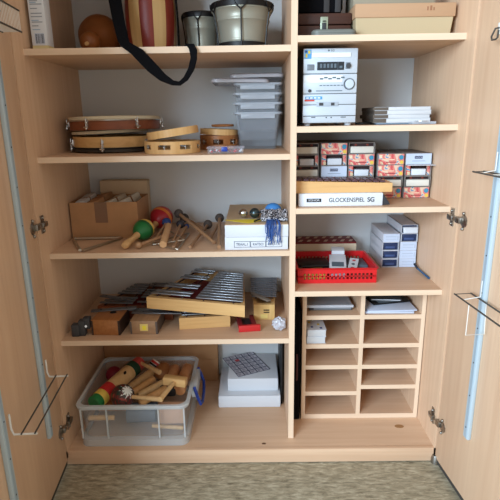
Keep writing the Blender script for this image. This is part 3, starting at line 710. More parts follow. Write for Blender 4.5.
def tamb(label, loc, rot, r, h, wood_, slots, a0, group='wooden tambourines on the second left shelf', thick=.007):
    root = thing('tambourine', label, 'tambourine', loc, rot, group)
    b = MB()
    if slots:
        b.band([(r-thick, 0), (r, 0), (r, h*.36), (r-thick, h*.36)], None, 56).band([(r-thick, h*.72), (r, h*.72), (r, h), (r-thick, h)], None, 56)
        st = 2*PI/slots
        for k in range(slots):
            b.band([(r-thick, h*.36), (r, h*.36), (r, h*.72), (r-thick, h*.72)], None, 8, a0=a0+st*k, a1=a0+st*k+st*.42)
    else: b.band([(r-thick, 0), (r, 0), (r, h), (r-thick, h)], None, 56)
    b.build('frame', wood_, root)
    for k in range(slots):
        a = a0+2*PI/slots*(k+.71); u = V((math.cos(a), math.sin(a), 0))*(r-thick*.5)
        MB().cyl(u+V((0, 0, h*.36)), u+V((0, 0, h*.72)), .0012, seg=6).lathe([(0, 0), (.009, .002), (.009, .003), (0, .003)], M4.Translation(u*.97+V((0, 0, h*.49))), 16).build('jingle', nickel, root)
    return root
wt = wood('pale_bent_wood', (206, 160, 100), (226, 184, 126), 2, .42, 90)
tamb('wooden tambourine with two dark jingle slots lying at the shelf front', (.37, .188, zL2), (0, 0, 0), .086, .036, wt, 8, R(-130))
root = tamb('plain pale wooden hoop tilted on the slotted tambourine', (.374, .192, zL2+.0492), (0, R(-8), 0), .08, .022, wt, 0, 0)
MB().lathe([(0, .012), (.072, .012), (.072, .0135), (0, .0135)], None, 48).build('skin', mat('pale_skin', (214, 176, 128), .6), root)
tamb('brown wooden tambourine lying behind, under a paler hoop', (.507, .345, zL2), (0, 0, 0), .066, .046, wm, 7, R(-75))
tamb('pale thin hoop lying on the brown tambourine by the clear tubs', (.506, .342, zL2+.0475), (0, R(3), 0), .064, .018, wt, 0, 0)
tag(MB().ring((0, 0, .004), .034, .004).build('wooden_ring', wm, None, (.52, .332, zL2+.073)), 'small brown ring on top of the pale hoop by the tubs', 'ring')

def cleartub(label, z, i):
    root = thing('clear_tub', label, 'tub', (.642, .365, z), (0, 0, R(-2)), 'clear tubs nested on the second left shelf')
    H = .118; o = .0011
    def lp(s, zz, r=.012): return rrect(-.060-s, .060+s, -.085-s, .085+s, r, zz)
    MB().loft([lp(0, 0), lp(.015, H), lp(.0138, H), lp(-.001, .0015)], 0).build('body', clear_tub, root)
    MB().loft([lp(.0155, H-.008, .014), lp(.0205, H-.006, .016), lp(.0205, H, .016), lp(.0142, H, .014), lp(.0142, H-.008, .014)], closed=True).build('rim', clear_rim, root)
    MB().box(-.055, .055, -.107, -.1045, H-.02, H-.006, bev=.001).build('front_clip', clear_rim, root)
    return root
for i, nm in enumerate(('outermost', 'second', 'third', 'innermost')):
    cleartub('clear plastic tub, %s and %s of four nested tubs' % (nm, ('lowest', 'next to lowest', 'next to highest', 'highest')[i]), zL2+.0002+.0298*i, i)
def lid(label, loc, rot, sx):
    root = thing('tub_lid', label, 'lid', loc, rot, 'lids on the nested tubs')
    MB().loft([rrect(-sx, sx, -.1, .1, .016, 0), rrect(-sx-.002, sx+.002, -.102, .102, .018, .006), rrect(-sx+.004, sx-.004, -.096, .096, .014, .009)]).build('lid_plate', clear_lid, root)
    MB().loft([rrect(-sx-.004, sx+.004, -.104, .104, .018, -.004), rrect(-sx-.004, sx+.004, -.104, .104, .018, .004), rrect(-sx-.0022, sx+.0022, -.1022, .1022, .018, .004), rrect(-sx-.0022, sx+.0022, -.1022, .1022, .018, -.004)], closed=True).build('lid_rim', clear_lid, root)
lid('milky tub lid shifted left, lower of the two on the nested tubs', (.584, .35, zL2+.2125), (0, R(1.0), 0), .088)
lid('milky tub lid on top of the other lid above nested tubs', (.636, .36, zL2+.2275), (0, R(-.5), 0), .082)
root = thing('bead_box', 'flat clear box with blue latch at the shelf front edge', 'box', (.54, .125, zL2))
MB().loft([rrect(-.054, .054, -.025, .025, .004, 0), rrect(-.055, .055, -.026, .026, .004, .014), rrect(-.0535, .0535, -.0245, .0245, .004, .014), rrect(-.053, .053, -.024, .024, .004, .0015)]).build('tray', clear_tub, root)
MB().loft([rrect(-.056, .056, -.027, .027, .004, .0143), rrect(-.056, .056, -.027, .027, .004, .019), rrect(-.053, .053, -.024, .024, .004, .0205)]).build('lid', clear('bead_lid', (226, 220, 230), .2), root)
MB().box(-.012, .006, -.0295, -.0265, .006, .019, bev=.001).build('latch', blue_p, root)
b = MB()
for i in range(70): b.sphere((random.uniform(-.048, .048), random.uniform(-.02, .018), .005+random.uniform(0, .004)), .0035, i % 3, seg=8)
b = b.build('beads', [red_w, white, mat('bead_brown', (120, 70, 60), .5)], root); b['kind'] = 'stuff'

# ------------------------------------------------------------ third left shelf
root = thing('open_cardboard_box', 'open brown cardboard box packed with wrapped blocks against left side', 'box', (.119, .24, zL3))
t = .003; x0, x1, d, h = -.113, .113, .18, .124
MB().box(x0, x1, 0, t, 0, h).build('box_wall', kraft, root)
MB().box(x0, x1, d-t, d, 0, h).build('box_wall', kraft, root)
MB().box(x0, x0+t, t, d-t, 0, h).build('box_wall', kraft, root); MB().box(x1-t, x1, t, d-t, 0, h).build('box_wall', kraft, root)
MB().box(x0+t, x1-t, t, d-t, 0, t).build('box_base', kraft, root)
lab(MB().box(-.03, .012, -.0008, .0006, .055, h+.0005).build('tape', kraft_tape, root), 'strip of brown tape')
for i, (x, z, ry, w, L, m_, nm) in enumerate(((-.078, .118, -8, .036, .15, paper, 'pale wrapped block at the left end inside the open cardboard box'), (-.037, .117, -10, .042, .16, kraft, 'brown wrapped block second from left inside the cardboard box'), (.009, .113, -18, .038, .155, offwhite, 'cream wrapped block third from left inside the cardboard box'), (.058, .116, -22, .042, .15, offwhite, 'cream wrapped block at the right end inside the cardboard box'))):
    root2 = thing('wrapped_block', nm, 'block', (.119+x, .244+.006, zL3+z-.018), (R(3), R(ry), R((2, -3, -7, -8)[i])), 'wrapped blocks in the cardboard box')
    MB().box(-w/2, w/2, .004, L, -.03, .026, bev=.003).build('block_body', m_, root2)
    MB().box(-w/2-.0006, w/2+.0006, L*.4, L*.4+.01, -.0305, .0266).build('paper_band', kraft_d, root2)
tag(MB().box(-.088, .088, 0, .045, 0, .172, bev=.002).build('pale_flat_box', mat('pale_tan_card', (206, 182, 150), .65), None, (.142, .43, zL3)), 'pale flat box standing at the back behind the cardboard box', 'box')

def triangle(label, pts, r, gap=True):
    c = sum((V(p) for p in pts), V())/len(pts)
    root = thing('triangle_instrument', label, 'triangle', c, group='metal triangles on the third left shelf')
    b = MB(); P = [V(p)-c for p in pts]
    b.tube([P[0], P[1]], r, 10)
    # rounded corners joined by one bent rod
    path = []
    for i in range(1, len(P)-1):
        a = P[i].lerp(P[i-1], .08); e = P[i].lerp(P[i+1], .08); path += [a, P[i].lerp((a+e)/2, .4), e]
    b = MB().tube([P[0]]+path+[P[-1]], r, 10)
    b.build('rod', mat('dull_steel', (190, 180, 164), .35, .9) if 'dull_steel' not in bpy.data.materials else bpy.data.materials['dull_steel'], root)
    return root
tz = zL3+.0042
triangle('large metal triangle lying in front of the open cardboard box', [(.088, .072, tz+.001), (.012, .223, tz+.001), (.178, .228, tz+.001), (.098, .068, tz+.001)], .0048)
triangle('thin metal triangle lying under the pile of beaters', [(.296, .15, tz), (.388, .068, tz), (.397, .29, tz), (.32, .2, tz)], .0026)
triangle('smaller bent metal triangle leaning among the beaters', [(.27, .16, tz), (.33, .25, tz+.02), (.40, .14, tz+.012), (.30, .135, tz)], .0024)

def maraca(label, base, tip, rh, lh, mats, grip=.011):
    """base: handle end; tip: far end of the head"""
    b = V(base); e = V(tip); L = (e-b).length; root = thing('maraca', label, 'maraca', b, group='painted maracas on the third left shelf')
    m = align(V(), e-b); hl = L-lh
    MB().lathe([(0, 0), (grip*.9, .002), (grip*1.15, hl*.12), (grip, hl*.3), (grip*.75, hl*.7), (grip*1.0, hl), (0, hl)], m, 18).build('handle', wlz, root)
    n = 16; prof = []
    for i in range(n+1):
        u = i/n; prof.append((rh*math.sin(PI*u)**.72 if 0 < i < n else 0, hl-.003+lh*u))
    k = [int(n*q) for q in (0, .42, .56, .7, 1)]
    bb = MB()
    for j in range(4): bb.lathe(prof[k[j]:k[j+1]+1], m, 28, j)
    bmesh.ops.remove_doubles(bb.bm, verts=bb.bm.verts[:], dist=1e-5)
    bb.build('painted_head', mats, root, smooth=70)
    return root
red_g = mat('crimson_gloss', (176, 40, 50), .3)
maraca('green headed maraca with yellow band, handle pointing to the front', (.220, .085, zL3+.013), (.268, .265, zL3+.044), .0345, .1, [green_p, mat('deep_green', (30, 96, 54), .3), yellow_p, red_g])
maraca('red headed maraca with orange band behind the green one', (.262, .288, zL3+.02), (.303, .415, zL3+.06), .042, .1, [red_g, orange_p, red_g, red_g])

def mallet(label, tail, head, rs, rh, hm, sm=wlz, kind='ball'):
    a = V(tail); b = V(head); root = thing('mallet', label, 'beater', a, group='beaters piled on the third left shelf')
    d = b-a; MB().tube([V(), d*.5, d], rs, 10).build('handle', sm, root)
    u = d.normalized()
    if kind == 'ball': MB().sphere(d+u*rh*.5, rh).build('head', hm, root)
    else: MB().cyl(d-u*rh*.9, d+u*rh*.9, rh, seg=18).build('head', hm, root)
    return root
hb = mat('mallet_blue', (44, 66, 118), .7); hg = mat('mallet_grey', (88, 78, 72), .75); hk = mat('mallet_dark', (52, 48, 52), .6)
stk = wood('dull_stick', (150, 112, 80), (176, 136, 100), 2, .5, 90)
mallet('beater with blue ball head at the back of the pile', (.304, .15, zL3+.016), (.316, .29, zL3+.04), .004, .016, hb, stk)
mallet('beater with dark ball head beside the blue one', (.362, .15, zL3+.012), (.366, .285, zL3+.034), .004, .0145, hk, stk)
mallet('thick stick beater crossing the pile diagonally to the right', (.494, .138, zL3+.0075), (.352, .375, zL3+.054), .006, .0165, hg, stk)
mallet('beater with brown head behind the crossing sticks', (.45, .31, zL3+.01), (.368, .41, zL3+.03), .006, .017, hg, stk)
mallet('beater with grey felt head slanting towards the front', (.423, .088, zL3+.006), (.455, .34, zL3+.02), .005, .0165, hg, stk)
mallet('beater with grey head lying beside the white boxes', (.513, .085, zL3+.006), (.497, .375, zL3+.036), .0065, .0165, hg, stk)
mallet('plain stick beater slanting in front of the grey one', (.372, .086, zL3+.006), (.385, .3, zL3+.024), .0055, .009, hb, stk)
mallet('thin stick beater leaning between the right hand pair', (.477, .2, zL3+.006), (.492, .33, zL3+.02), .005, .006, stk, stk)
o = thing('clave_stick', 'thick pale wooden stick upright in front of the beaters', 'stick', (.338, .098, zL3+.013))
MB().cyl((0, 0, 0), (-.006, .15, .027), .0115, .0105, 16).build('stick', wood('pale_clave', (196, 150, 104), (214, 172, 126), 1, .45, 80), o)
o = thing('clave_stick', 'short pale stick lying left of the upright thick stick', 'stick', (.262, .098, zL3+.012))
MB().cyl((0, 0, 0), (.075, .085, .012), .0055, .0055, 12).sphere((0, 0, 0), .011).build('stick', stk, o)

for i, (z0, z1, dx, nm) in enumerate(((0, .0395, 0, 'lower'), (.04, .077, .001, 'upper'))):
    root = thing('white_box', ('lower white box with three handwritten labels by the divider', 'upper white box with cardboard lid carrying beads and blue tassel')[i], 'box', (.628+dx, .07, zL3+z0), group='white boxes on the third left shelf')
    h = z1-z0
    MB().box(-.096, .096, .0, .35, 0, h, bev=.001).build('box_body', white, root)
    if i: MB().box(-.0955, .0955, .0008, .3495, h, h+.0018).build('lid', mat('lid_board', (202, 176, 142), .7), root)
    else:
        b = MB()
        for x0_, w_, tx in ((-.068, .049, 'TRAAL.1'), (-.018, .046, 'KATSCI'), (.029, .049, 'RRO-TA')):
            for q in ((x0_, x0_+w_, .008, .0092), (x0_, x0_+w_, .0258, .027), (x0_, x0_+.0012, .008, .027), (x0_+w_-.0012, x0_+w_, .008, .027)): b.box(q[0], q[1], -.0006, .0006, q[2], q[3])
            b.text(tx, .0115, face(x0_+w_/2, -.0006, .0172), 0, .0003, .85)
        b.build('label', mat('marker_ink', (58, 62, 92), .6), root)
zt = zL3+.0790
tag(MB().hull([(-.105, .07, 0), (.03, .075, 0), (-.02, .02, 0), (-.03, .018, 0), (-.105, .07, .0006), (.03, .075, .0006), (-.02, .02, .0006), (-.03, .018, .0006)], [(0, 1, 2, 3), (4, 5, 6, 7), (0, 1, 5, 4), (1, 2, 6, 5), (2, 3, 7, 6), (3, 0, 4, 7)]).build('yellow_paper', yellow_paper, None, (.632, .07, zt)), 'torn yellow paper on the upper white box', 'paper')
o = thing('bell_shaker', 'silver ball shaker on the upper white box', 'shaker', (.588, .165, zt+.0165))
MB().sphere((0, 0, 0), .0145).build('ball', chrome, o); MB().ring((0, 0, 0), .0148, .001).build('seam', nickel, o)
o = thing('bell_shaker', 'dark grey ball shaker beside the silver one', 'shaker', (.624, .16, zt+.0175))
MB().sphere((0, 0, 0), .0165).build('ball', mat('gunmetal', (70, 84, 88), .3, .8), o); MB().ring((0, 0, 0), .0168, .001).build('seam', nickel, o)
MB().tube([(.0165, .002, 0), (.03, .004, .006), (.05, .006, -.002), (.06, .012, -.01)], .003, 8).build('cord', black, o)
o = tag(MB().tube([(.622, .094, zt+.0045), (.655, .12, zt+.012), (.688, .15, zt+.022)], .0025, 8).build('thin_stick', black), 'thin black stick slanting across the yellow paper', 'stick')
root = thing('tassel_ball', 'blue ball in speckled cloth with blue tassel hanging down the boxes', 'toy', (.684, .15, zt))
MB().sphere((-.0, .04, .022), .027, sc=(1, .8, .8)).build('ball', mat('ball_blue', (64, 132, 200), .5), root)
b = MB()
for i in range(11):
    x = -.038+.0072*i; b.tube([(x, .03, .02), (x+.004, -.005, .024+.004*math.sin(i*2)), (x+.003, -.03, .013), (x+.001, -.05, .0085)], .0055+.001*(i % 2), 8)
lab(b.build('cloth', cloth_bw, root), 'black and white speckled cloth')
b = MB()
for i in range(26):
    x = random.uniform(-.028, .02); l = random.uniform(.03, .062); y = -.082-random.uniform(0, .006)
    b.tube([(x*.6-.004, -.03, .008), (x*.8-.002, -.076, .008), (x-.002, y-.003, -.002), (x*.9+random.uniform(-.006, .004), y-.004, -l*.6), (x*.9+random.uniform(-.008, .006), y-.003, -l)], .0012, 5)
lab(b.build('tassel', blue_y, root), 'blue yarn tassel')

# ------------------------------------------------------------ fourth left shelf: bars and glockenspiels
root = thing('stepped_block', 'dark grey stepped block at the far left shelf edge', 'block', (.055, .1, zL4))
for q in ((-.03, -.006, -.014, .012, .0, .04), (-.008, .012, -.01, .016, 0, .052), (.006, .027, -.004, .02, .022, .06)): MB().box(*q, bev=.002).build('block_piece', mat('dark_felt', (64, 64, 66), .7) if 'dark_felt' not in bpy.data.materials else bpy.data.materials['dark_felt'], root)
MB().cyl((.012, -.0, .03), (.016, -.006, .033), .004, seg=10).build('screw', chrome, root)
def chimebar(label, x, y, w, h, L, rz, face_m, end_m, hole, sticker, barm, bl, brz):
    root = thing('chime_bar', label, 'chime bar', (x, y, zL4), (0, 0, R(rz)), 'chime bars on the fourth left shelf')
    b = MB().box(-w/2, w/2, .0, L, 0, h, 0, .002)
    b.build('resonator', face_m, root)
    for sx in (-1, 1): MB().box(sx*w/2-(.006 if sx > 0 else -.0004), sx*w/2+(.0004 if sx > 0 else .006)*1, -.0006, L*.98, .001, h*.96).build('end_strip', end_m, root)
    if hole: MB().lathe([(.011, 0), (.011, .0006), (0, .0006)], M4.Translation((w*.06, L*.62, h)), 20).build('sound_hole', mat('hole_black', (14, 12, 12), .9), root)
    if sticker: MB().box(-.012, .014, -.0009, .0, .012, .036, 0).box(-.004, .008, -.0013, -.0006, .016, .03, 1).build('sticker', [mat('sticker_cream', (226, 200, 120), .5), yellow_paper], root)
    return root
chimebar('brown chime bar box with sound hole in its top at far left', .134, .095, .094, .053, .108, -3, wm, mat('dark_end', (56, 40, 34), .5), True, False, bar_grey, .2, 0)
chimebar('pale brown chime bar box with yellow sticker on its front', .257, .1, .09, .046, .112, -2, wood('greyed_wood', (150, 116, 86), (172, 136, 102), 1, .45, 80), mat('grey_end', (92, 80, 74), .5), False, True, bar_grey, .2, 0)

def metallophone(label, loc, rot, wf, wb_, d, h, n, rows, barm, frame_m, front_m=None, accent=None, group='metallophones on the fourth left shelf', bar_th=.0035, hang=0):
    root = thing('metallophone', label, 'metallophone', loc, rot, group)
    def X(y, s): return s*(wf+(wb_-wf)*y/d)/2
    t = .016
    for nm, q in (('front_board', (0, t)), ('back_board', (d-t, d))):
        P = []
        for zz in (0, h):
            P += [(X(q[0], -1), q[0], zz), (X(q[0], 1), q[0], zz), (X(q[1], 1), q[1], zz), (X(q[1], -1), q[1], zz)]
        MB().hull(P, [(0, 1, 2, 3), (4, 5, 6, 7), (0, 1, 5, 4), (1, 2, 6, 5), (2, 3, 7, 6), (3, 0, 4, 7)]).build(nm, front_m or frame_m, root)
    for s in (-1, 1):
        P = []
        for zz in (0, h):
            a, b = X(t, s), X(d-t, s); P += [(a, t, zz), (a-s*t*.8, t, zz), (b-s*t*.8, d-t, zz), (b, d-t, zz)]
        MB().hull(P, [(0, 1, 2, 3), (4, 5, 6, 7), (0, 1, 5, 4), (1, 2, 6, 5), (2, 3, 7, 6), (3, 0, 4, 7)]).build('side_rail', frame_m, root)
    P = []
    for zz in (.002, .006): P += [(X(t, -1)+.004, t, zz), (X(t, 1)-.004, t, zz), (X(d-t, 1)-.004, d-t, zz), (X(d-t, -1)+.004, d-t, zz)]
    MB().hull(P, [(0, 1, 2, 3), (4, 5, 6, 7), (0, 1, 5, 4), (1, 2, 6, 5), (2, 3, 7, 6), (3, 0, 4, 7)]).build('bottom_board', accent or frame_m, root)
    for (f0, f1, count, y0, y1, wbar, skip, lift) in rows:
        for i in range(count):
            if i in skip: continue
            y = y0+(y1-y0)*i/max(1, count-1)
            xa = X(y, -1)+(X(y, 1)-X(y, -1))*f0; xb = X(y, -1)+(X(y, 1)-X(y, -1))*f1
            br = MB().box(xa, xb, y-wbar/2, y+wbar/2, h+.004+lift, h+.004+lift+bar_th, bev=.0008).build('bar', barm, root)
            b = MB()
            for q in (.18, .82): b.cyl((xa+(xb-xa)*q, y+wbar*.5, h), (xa+(xb-xa)*q, y+wbar*.5, h+.008+lift), .0013, seg=6)
            b.build('pin', black, br)
        for q in (.18, .82):
            p0 = (X(y0, -1)+(X(y0, 1)-X(y0, -1))*(f0+(f1-f0)*q), y0-wbar, h+.0022+lift); p1 = (X(y1, -1)+(X(y1, 1)-X(y1, -1))*(f0+(f1-f0)*q), y1+wbar, h+.0022+lift)
            MB().tube([p0, p1], .0018+lift*.3, 6).build('cord', mat('cord_dark', (58, 30, 30), .7) if 'cord_dark' not in bpy.data.materials else bpy.data.materials['cord_dark'], root)
    return root
metallophone('large metallophone with two rows of silver bars, propped on another', (.424, .118, zL4+.066), (R(0), R(1.2), R(-12)), .335, .19, .31, .04, 13,
             [(.5, .985, 12, .022, .29, .017, (), .001), (.02, .44, 12, .022, .29, .0155, (2, 5, 6, 9), .004)], bar_silver, wl, wl, darkred)
metallophone('wooden metallophone lying underneath the large one', (.453, .142, zL4), (0, 0, R(7)), .17, .12, .26, .04, 8, [(.04, .6, 10, .022, .23, .018, (), 0)], bar_silver, wl, wl)
metallophone('dark barred metallophone at the left behind the chime bars', (.2, .226, zL4), (0, 0, R(-5)), .27, .13, .225, .046, 8, [(.0, .46, 9, .016, .21, .0145, (3,), .002), (.52, 1, 9, .016, .21, .0125, (1, 6), .007)], bar_dark, wm, wr, darkred)
metallophone('narrow glockenspiel with dark bars near the divider', (.653, .205, zL4), (0, 0, R(-1)), .072, .092, .27, .056, 14, [(-.08, 1.08, 10, .06, .256, .0125, (), .003)], bar_dark, wl, wood('straw_wood', (208, 166, 100), (226, 188, 124), 2, .45, 80))
# loose bars resting on the left instruments
def lbar(label, x, y, z, L, w, rz, ry=0, rx=0, m_=bar_grey):
    root = thing('metal_bar', label, 'bar', (x, y, z), (R(rx), R(ry), R(rz)), 'loose metal bars on the fourth left shelf')
    MB().box(-L/2, L/2, -w/2, w/2, 0, .004, bev=.0008).build('bar_body', m_, root)
    b = MB()
    for s in (-.28, .28): b.lathe([(.003, 0), (.003, .0006), (0, .0006)], M4.Translation((L*s, 0, .0041)), 10)
    b.build('hole', black, root)
lbar('loose metal bar resting on the pale chime bar box, nearest the front', .29, .168, zL4+.0465, .17, .024, -3)
lbar('loose metal bar slanting across the brown chime bar box', .14, .182, zL4+.0535, .15, .022, 9)
lbar('loose metal bar lying behind the yellow stickered chime bar', .262, .197, zL4+.0465, .15, .02, 2)
lbar('loose dark bar lying askew at the left behind the brown box', .11, .285, zL4+.0575, .11, .02, -24, m_=bar_dark)
o = thing('music_stand_part', 'red open frame with dark grooves under the metallophones', 'frame', (.603, .108, zL4), (0, 0, R(8)))
MB().box(-.036, .036, 0, .012, 0, .022, bev=.0015).build('front_bar', red_w, o)
for x in (-.034, .012): MB().box(x, x+.014, .0125, .1, 0, .018, bev=.001).build('side_bar', darkred, o)
MB().box(-.018, .01, .014, .095, 0, .008).build('dark_slat', mat('slat_dark', (50, 40, 42), .6), o)
o = thing('wooden_mallet', 'grey wooden strip slanting across the narrow glockenspiel', 'strip', (.64, .245, zL4+.0672))
MB().box(-.05, .05, -.008, .008, 0, .006, bev=.001, m=M4.Rotation(R(-52), 4, 'Z')).build('strip', mat('grey_strip', (128, 116, 104), .5), o)
# crumpled bag
b = MB(); b.sphere((0, 0, 0), .025, sc=(.95, .75, .9), seg=22)
for v in b.bm.verts: v.co *= random.uniform(.72, 1.12)
zmin = min(v.co.z for v in b.bm.verts)
for v in b.bm.verts: v.co.z -= zmin
tag(b.build('crumpled_bag', clear('bag_film', (214, 216, 226), .6, .2), None, (.7, .118, zL4), smooth=10), 'crumpled clear plastic bag in the shelf corner by the divider', 'bag')
# two little holes in the front of the narrow glockenspiel
g = [x for x in bpy.data.objects if x.get('label', '').startswith('narrow glock')][0]
MB().box(-.002, .018, -.0008, .0002, .034, .038).box(-.002, .018, -.0008, .0002, .026, .030).build('slot', black, g)
MB().box(-.012, .012, -.0009, .0002, .006, .021).build('sticker', bpy.data.materials['sticker_cream'], g)

# ------------------------------------------------------------ bottom: tub of instruments
root = thing('storage_tub', 'translucent plastic tub with blue clip full of wooden instruments', 'tub', (.216, .2, zB))
X0, X1, Y0, Y1, H = -.184, .182, -.178, .158, .15
def lp(s, z, r=.03): return rrect(X0+.006-s, X1-.006+s, Y0+.006-s, Y1-.006+s, r, z, 6)
MB().loft([lp(-.008, .028), lp(.0, H), lp(-.0022, H), lp(-.010, .030)]).build('body', frost, root)
MB().loft([lp(.004, .0), lp(.004, .024), lp(-.008, .028), lp(-.011, .028), lp(.001, .022), lp(.001, 0)], closed=True).build('foot_skirt', clear('frosted_foot', (222, 228, 230), .38), root)
MB().loft([lp(.0005, H-.012), lp(.008, H-.01), lp(.01, H-.001), lp(.008, H+.002), lp(-.002, H+.002), lp(-.002, H-.004)], closed=True).build('rim', frost_rim, root)
for x in (-.085, .085): MB().box(x-.0025, x+.0025, Y0+.001, Y0+.0075, .03, H-.012).build('rib', frost_rim, root)
for x in (X0+.014, X1-.014): MB().box(x-.0025, x+.0025, Y0+.004, Y0+.010, .03, H-.012).build('rib', frost_rim, root)
MB().tube([(X1+.008, .075, H-.004), (X1+.016, .083, .12), (X1+.026, .08, .09), (X1+.03, .04, .07), (X1+.03, -.02, .066), (X1+.028, -.058, .08), (X1+.018, -.064, .115), (X1+.008, -.056, H-.004)], .0055, 10).build('clip_handle', blue_p, root)
MB().box(X1-.004, X1+.016, -.05, .07, .1, H-.002, bev=.004).build('clip_plate', frost_rim, root)

tx, ty = .216, .2
def stick(name, label, cat, p, q, r, segs, group=None, r2=None):
    """segs: list of (fraction0, fraction1, material, radius factor)"""
    p = V(p); q = V(q); root = thing(name, label, cat, p, group=group); d = q-p; u = d.normalized(); L = d.length
    m = align(V(), d)
    for nm, f0, f1, mm, k in segs:
        ra = r*k
        MB().lathe([(0, L*f0), (ra*.93, L*f0), (ra, L*f0+.002), (ra, L*f1-.002), (ra*.93, L*f1), (0, L*f1)], m, 24).build(nm, mm, root)
    return root
barrel = wood('pale_turned_wood', (206, 166, 112), (226, 188, 136), 2, .4, 70)
g = stick('painted_rain_stick', 'long painted wooden cylinder with red, green bands slanting in the tub', 'rattle', (.075, .075, zB+.128), (.178, .30, zB+.155), .029,
      [('green_end', 0, .1, green_p, .9), ('pale_band', .1, .2, yellow_p, .95), ('red_band', .2, .36, red_w, 1), ('barrel', .36, .78, barrel, .97), ('green_band', .78, .9, dkgreen, 1.02), ('red_tip', .9, 1.03, mat('coral_red', (196, 76, 70), .4), .9)])
d = V((.178, .30, zB+.155))-V((.075, .075, zB+.128)); pt = d*.62; nv = (V((.4, -.55, 1))-d.normalized()*V((.4, -.55, 1)).dot(d.normalized())).normalized()
MB().lathe([(.008, 0), (.008, .002), (0, .002)], align(pt+nv*.0268, pt+nv*.04) @ M4.Diagonal((.6, 1, 1, 1)), 16).build('sound_hole', black, g)
root = thing('folk_maraca', 'dark patterned round maraca with white patch at the tub front', 'maraca', (.168, .098, zB+.142))
MB().sphere((0, 0, 0), .04, seg=30).build('head', folk, root, smooth=80)
hd = V((.14, -.05, .018)); un = hd.normalized()
b = MB()
for k in range(9):
    a = 2*PI*k/9
m = align(V(), V((.35, -.55, .75)))
m = align(V(), un+V((-.1, -.15, .95)))
b = MB(); rim = [V((math.sin(R(24 if k % 2 else 44))*math.cos(PI*k/9), math.sin(R(24 if k % 2 else 44))*math.sin(PI*k/9), math.cos(R(24 if k % 2 else 44)))) for k in range(18)]
b.loft([[m @ (V((v.x*.45, v.y*.45, 0))+V((0, 0, (1-.2025*(v.x*v.x+v.y*v.y))**.5)))*.0408 for v in rim], [m @ v*.0406 for v in rim]], cap1=False)
b.build('white_patch', mat('paint_white', (222, 226, 222), .5), root)
MB().cyl(un*.036, un*.155, .0065, .0085, 14).build('handle', barrel, root)
for i, (p, q, r, nm) in enumerate((((.175, .135, .135), (.25, .22, .14), .013, 'front left'), ((.212, .138, .132), (.29, .19, .142), .0135, 'middle'), ((.225, .095, .13), (.305, .16, .138), .0135, 'front right'), ((.16, .2, .12), (.24, .29, .14), .015, 'back'))):
    stick('clave', 'tan wooden clave, %s of the four slanting side by side in tub' % nm, 'clave', (p[0], p[1], p[2]+zB-.015), (q[0], q[1], q[2]+zB-.005), r, [('stick', 0, 1, barrel if i % 2 else wood('tan_clave%s' % 'xyz'[i//2], (196, 146, 92), (216, 168, 112), 2, .42, 80), 1)], 'claves in the tub')
for i, (p, q, nm) in enumerate((((.318, .165, .135), (.318, .285, .147), 'left'), ((.352, .15, .138), (.366, .285, .15), 'right'))):
    stick('wooden_shaker', '%s of two thick orange-brown wooden cylinders at the tub back right' % nm, 'shaker', (p[0], p[1], p[2]+zB-.01), (q[0], q[1], q[2]+zB-.005), .021, [('barrel', 0, .97, wood('orange_wood%s' % nm, (186, 124, 78), (206, 146, 98), 2, .42, 80), 1), ('end_cap', .97, 1, barrel, .9)], 'shakers in the tub')
root = thing('wooden_hammer', 'pale wooden mallet with square head lying on top at tub right', 'mallet', (.342, .138, zB+.172), (0, R(3), R(-10)))
MB().box(-.041, .041, -.015, .015, -.012, .017, bev=.004).build('head', wl, root)
MB().cyl((.0, -.012, .003), (-.012, -.115, .0), .0075, .0085, 14).build('handle', barrel, root)
root = thing('wooden_beater', 'pale stick beater lying across from the coral tip in tub', 'beater', (.19, .285, zB+.165))
MB().cyl((0, 0, 0), (.085, -.075, .002), .006, .009, 14).build('handle', barrel, root)
tag(MB().sphere((0, 0, 0), .03).build('red_ball', mat('deep_red', (128, 22, 44), .5), None, (.088, .275, zB+.125)), 'dark red ball at the back left inside the tub', 'ball')
root = thing('striped_shaker', 'small white shaker with red and dark rings at tub back', 'shaker', (.228, .29, zB+.135))
MB().cyl((0, 0, 0), (.02, .018, .022), .021, .021, 20).build('barrel', offwhite, root)
MB().band([(.0205, .012), (.0222, .012), (.0222, .019), (.0205, .019)], align(V(), V((.02, .018, .022))), 28).build('dark_ring', black, root)
MB().band([(.0205, .021), (.0222, .021), (.0222, .03), (.0205, .03)], align(V(), V((.02, .018, .022))), 28).build('red_ring', red_w, root)
tag(MB().box(-.03, .03, -.02, .02, -.016, .016, bev=.008).build('black_castanet', black, None, (.31, .165, zB+.122)), 'black castanet under the square-headed mallet', 'castanet')
tag(MB().sphere((0, 0, 0), .034, sc=(1, 1.2, .9)).build('brown_egg_shaker', wm, None, (.272, .285, zB+.13), smooth=80), 'brown rounded wooden shaker at the tub back', 'shaker')
# lower layer seen through the frosted wall
tag(MB().cyl((-.05, .0, .0), (.05, .004, .0), .033, seg=28).build('drum_can', mat('slate_can', (96, 112, 130), .5), None, (.225, .115, zB+.066)), 'blue-grey can lying low in the tub behind the frosted wall', 'can')
tag(MB().cyl((-.042, 0, 0), (.042, 0, 0), .0085, seg=14).build('short_stick', barrel, None, (.105, .052, zB+.09)), 'short pale stick pressed against the tub front wall', 'stick')
tag(MB().box(-.043, .043, -.02, .02, -.03, .03, bev=.003).build('wood_block', mat('pinkish_wood', (206, 164, 134), .5, var=.06), None, (.335, .07, zB+.095)), 'pinkish wooden block low at the right of the tub', 'block')
tag(MB().cyl((-.055, 0, 0), (.05, 0, .0), .007, seg=12).build('long_stick', barrel, None, (.325, .056, zB+.05)), 'pale long stick lying low at the tub front right', 'stick').rotation_euler = (0, R(4), R(-2))
tag(MB().cyl((-.05, 0, 0), (.05, 0, 0), .02, seg=20).build('wooden_tube', wm, None, (.11, .17, zB+.06)), 'brown wooden tube in the lower left of the tub', 'tube')
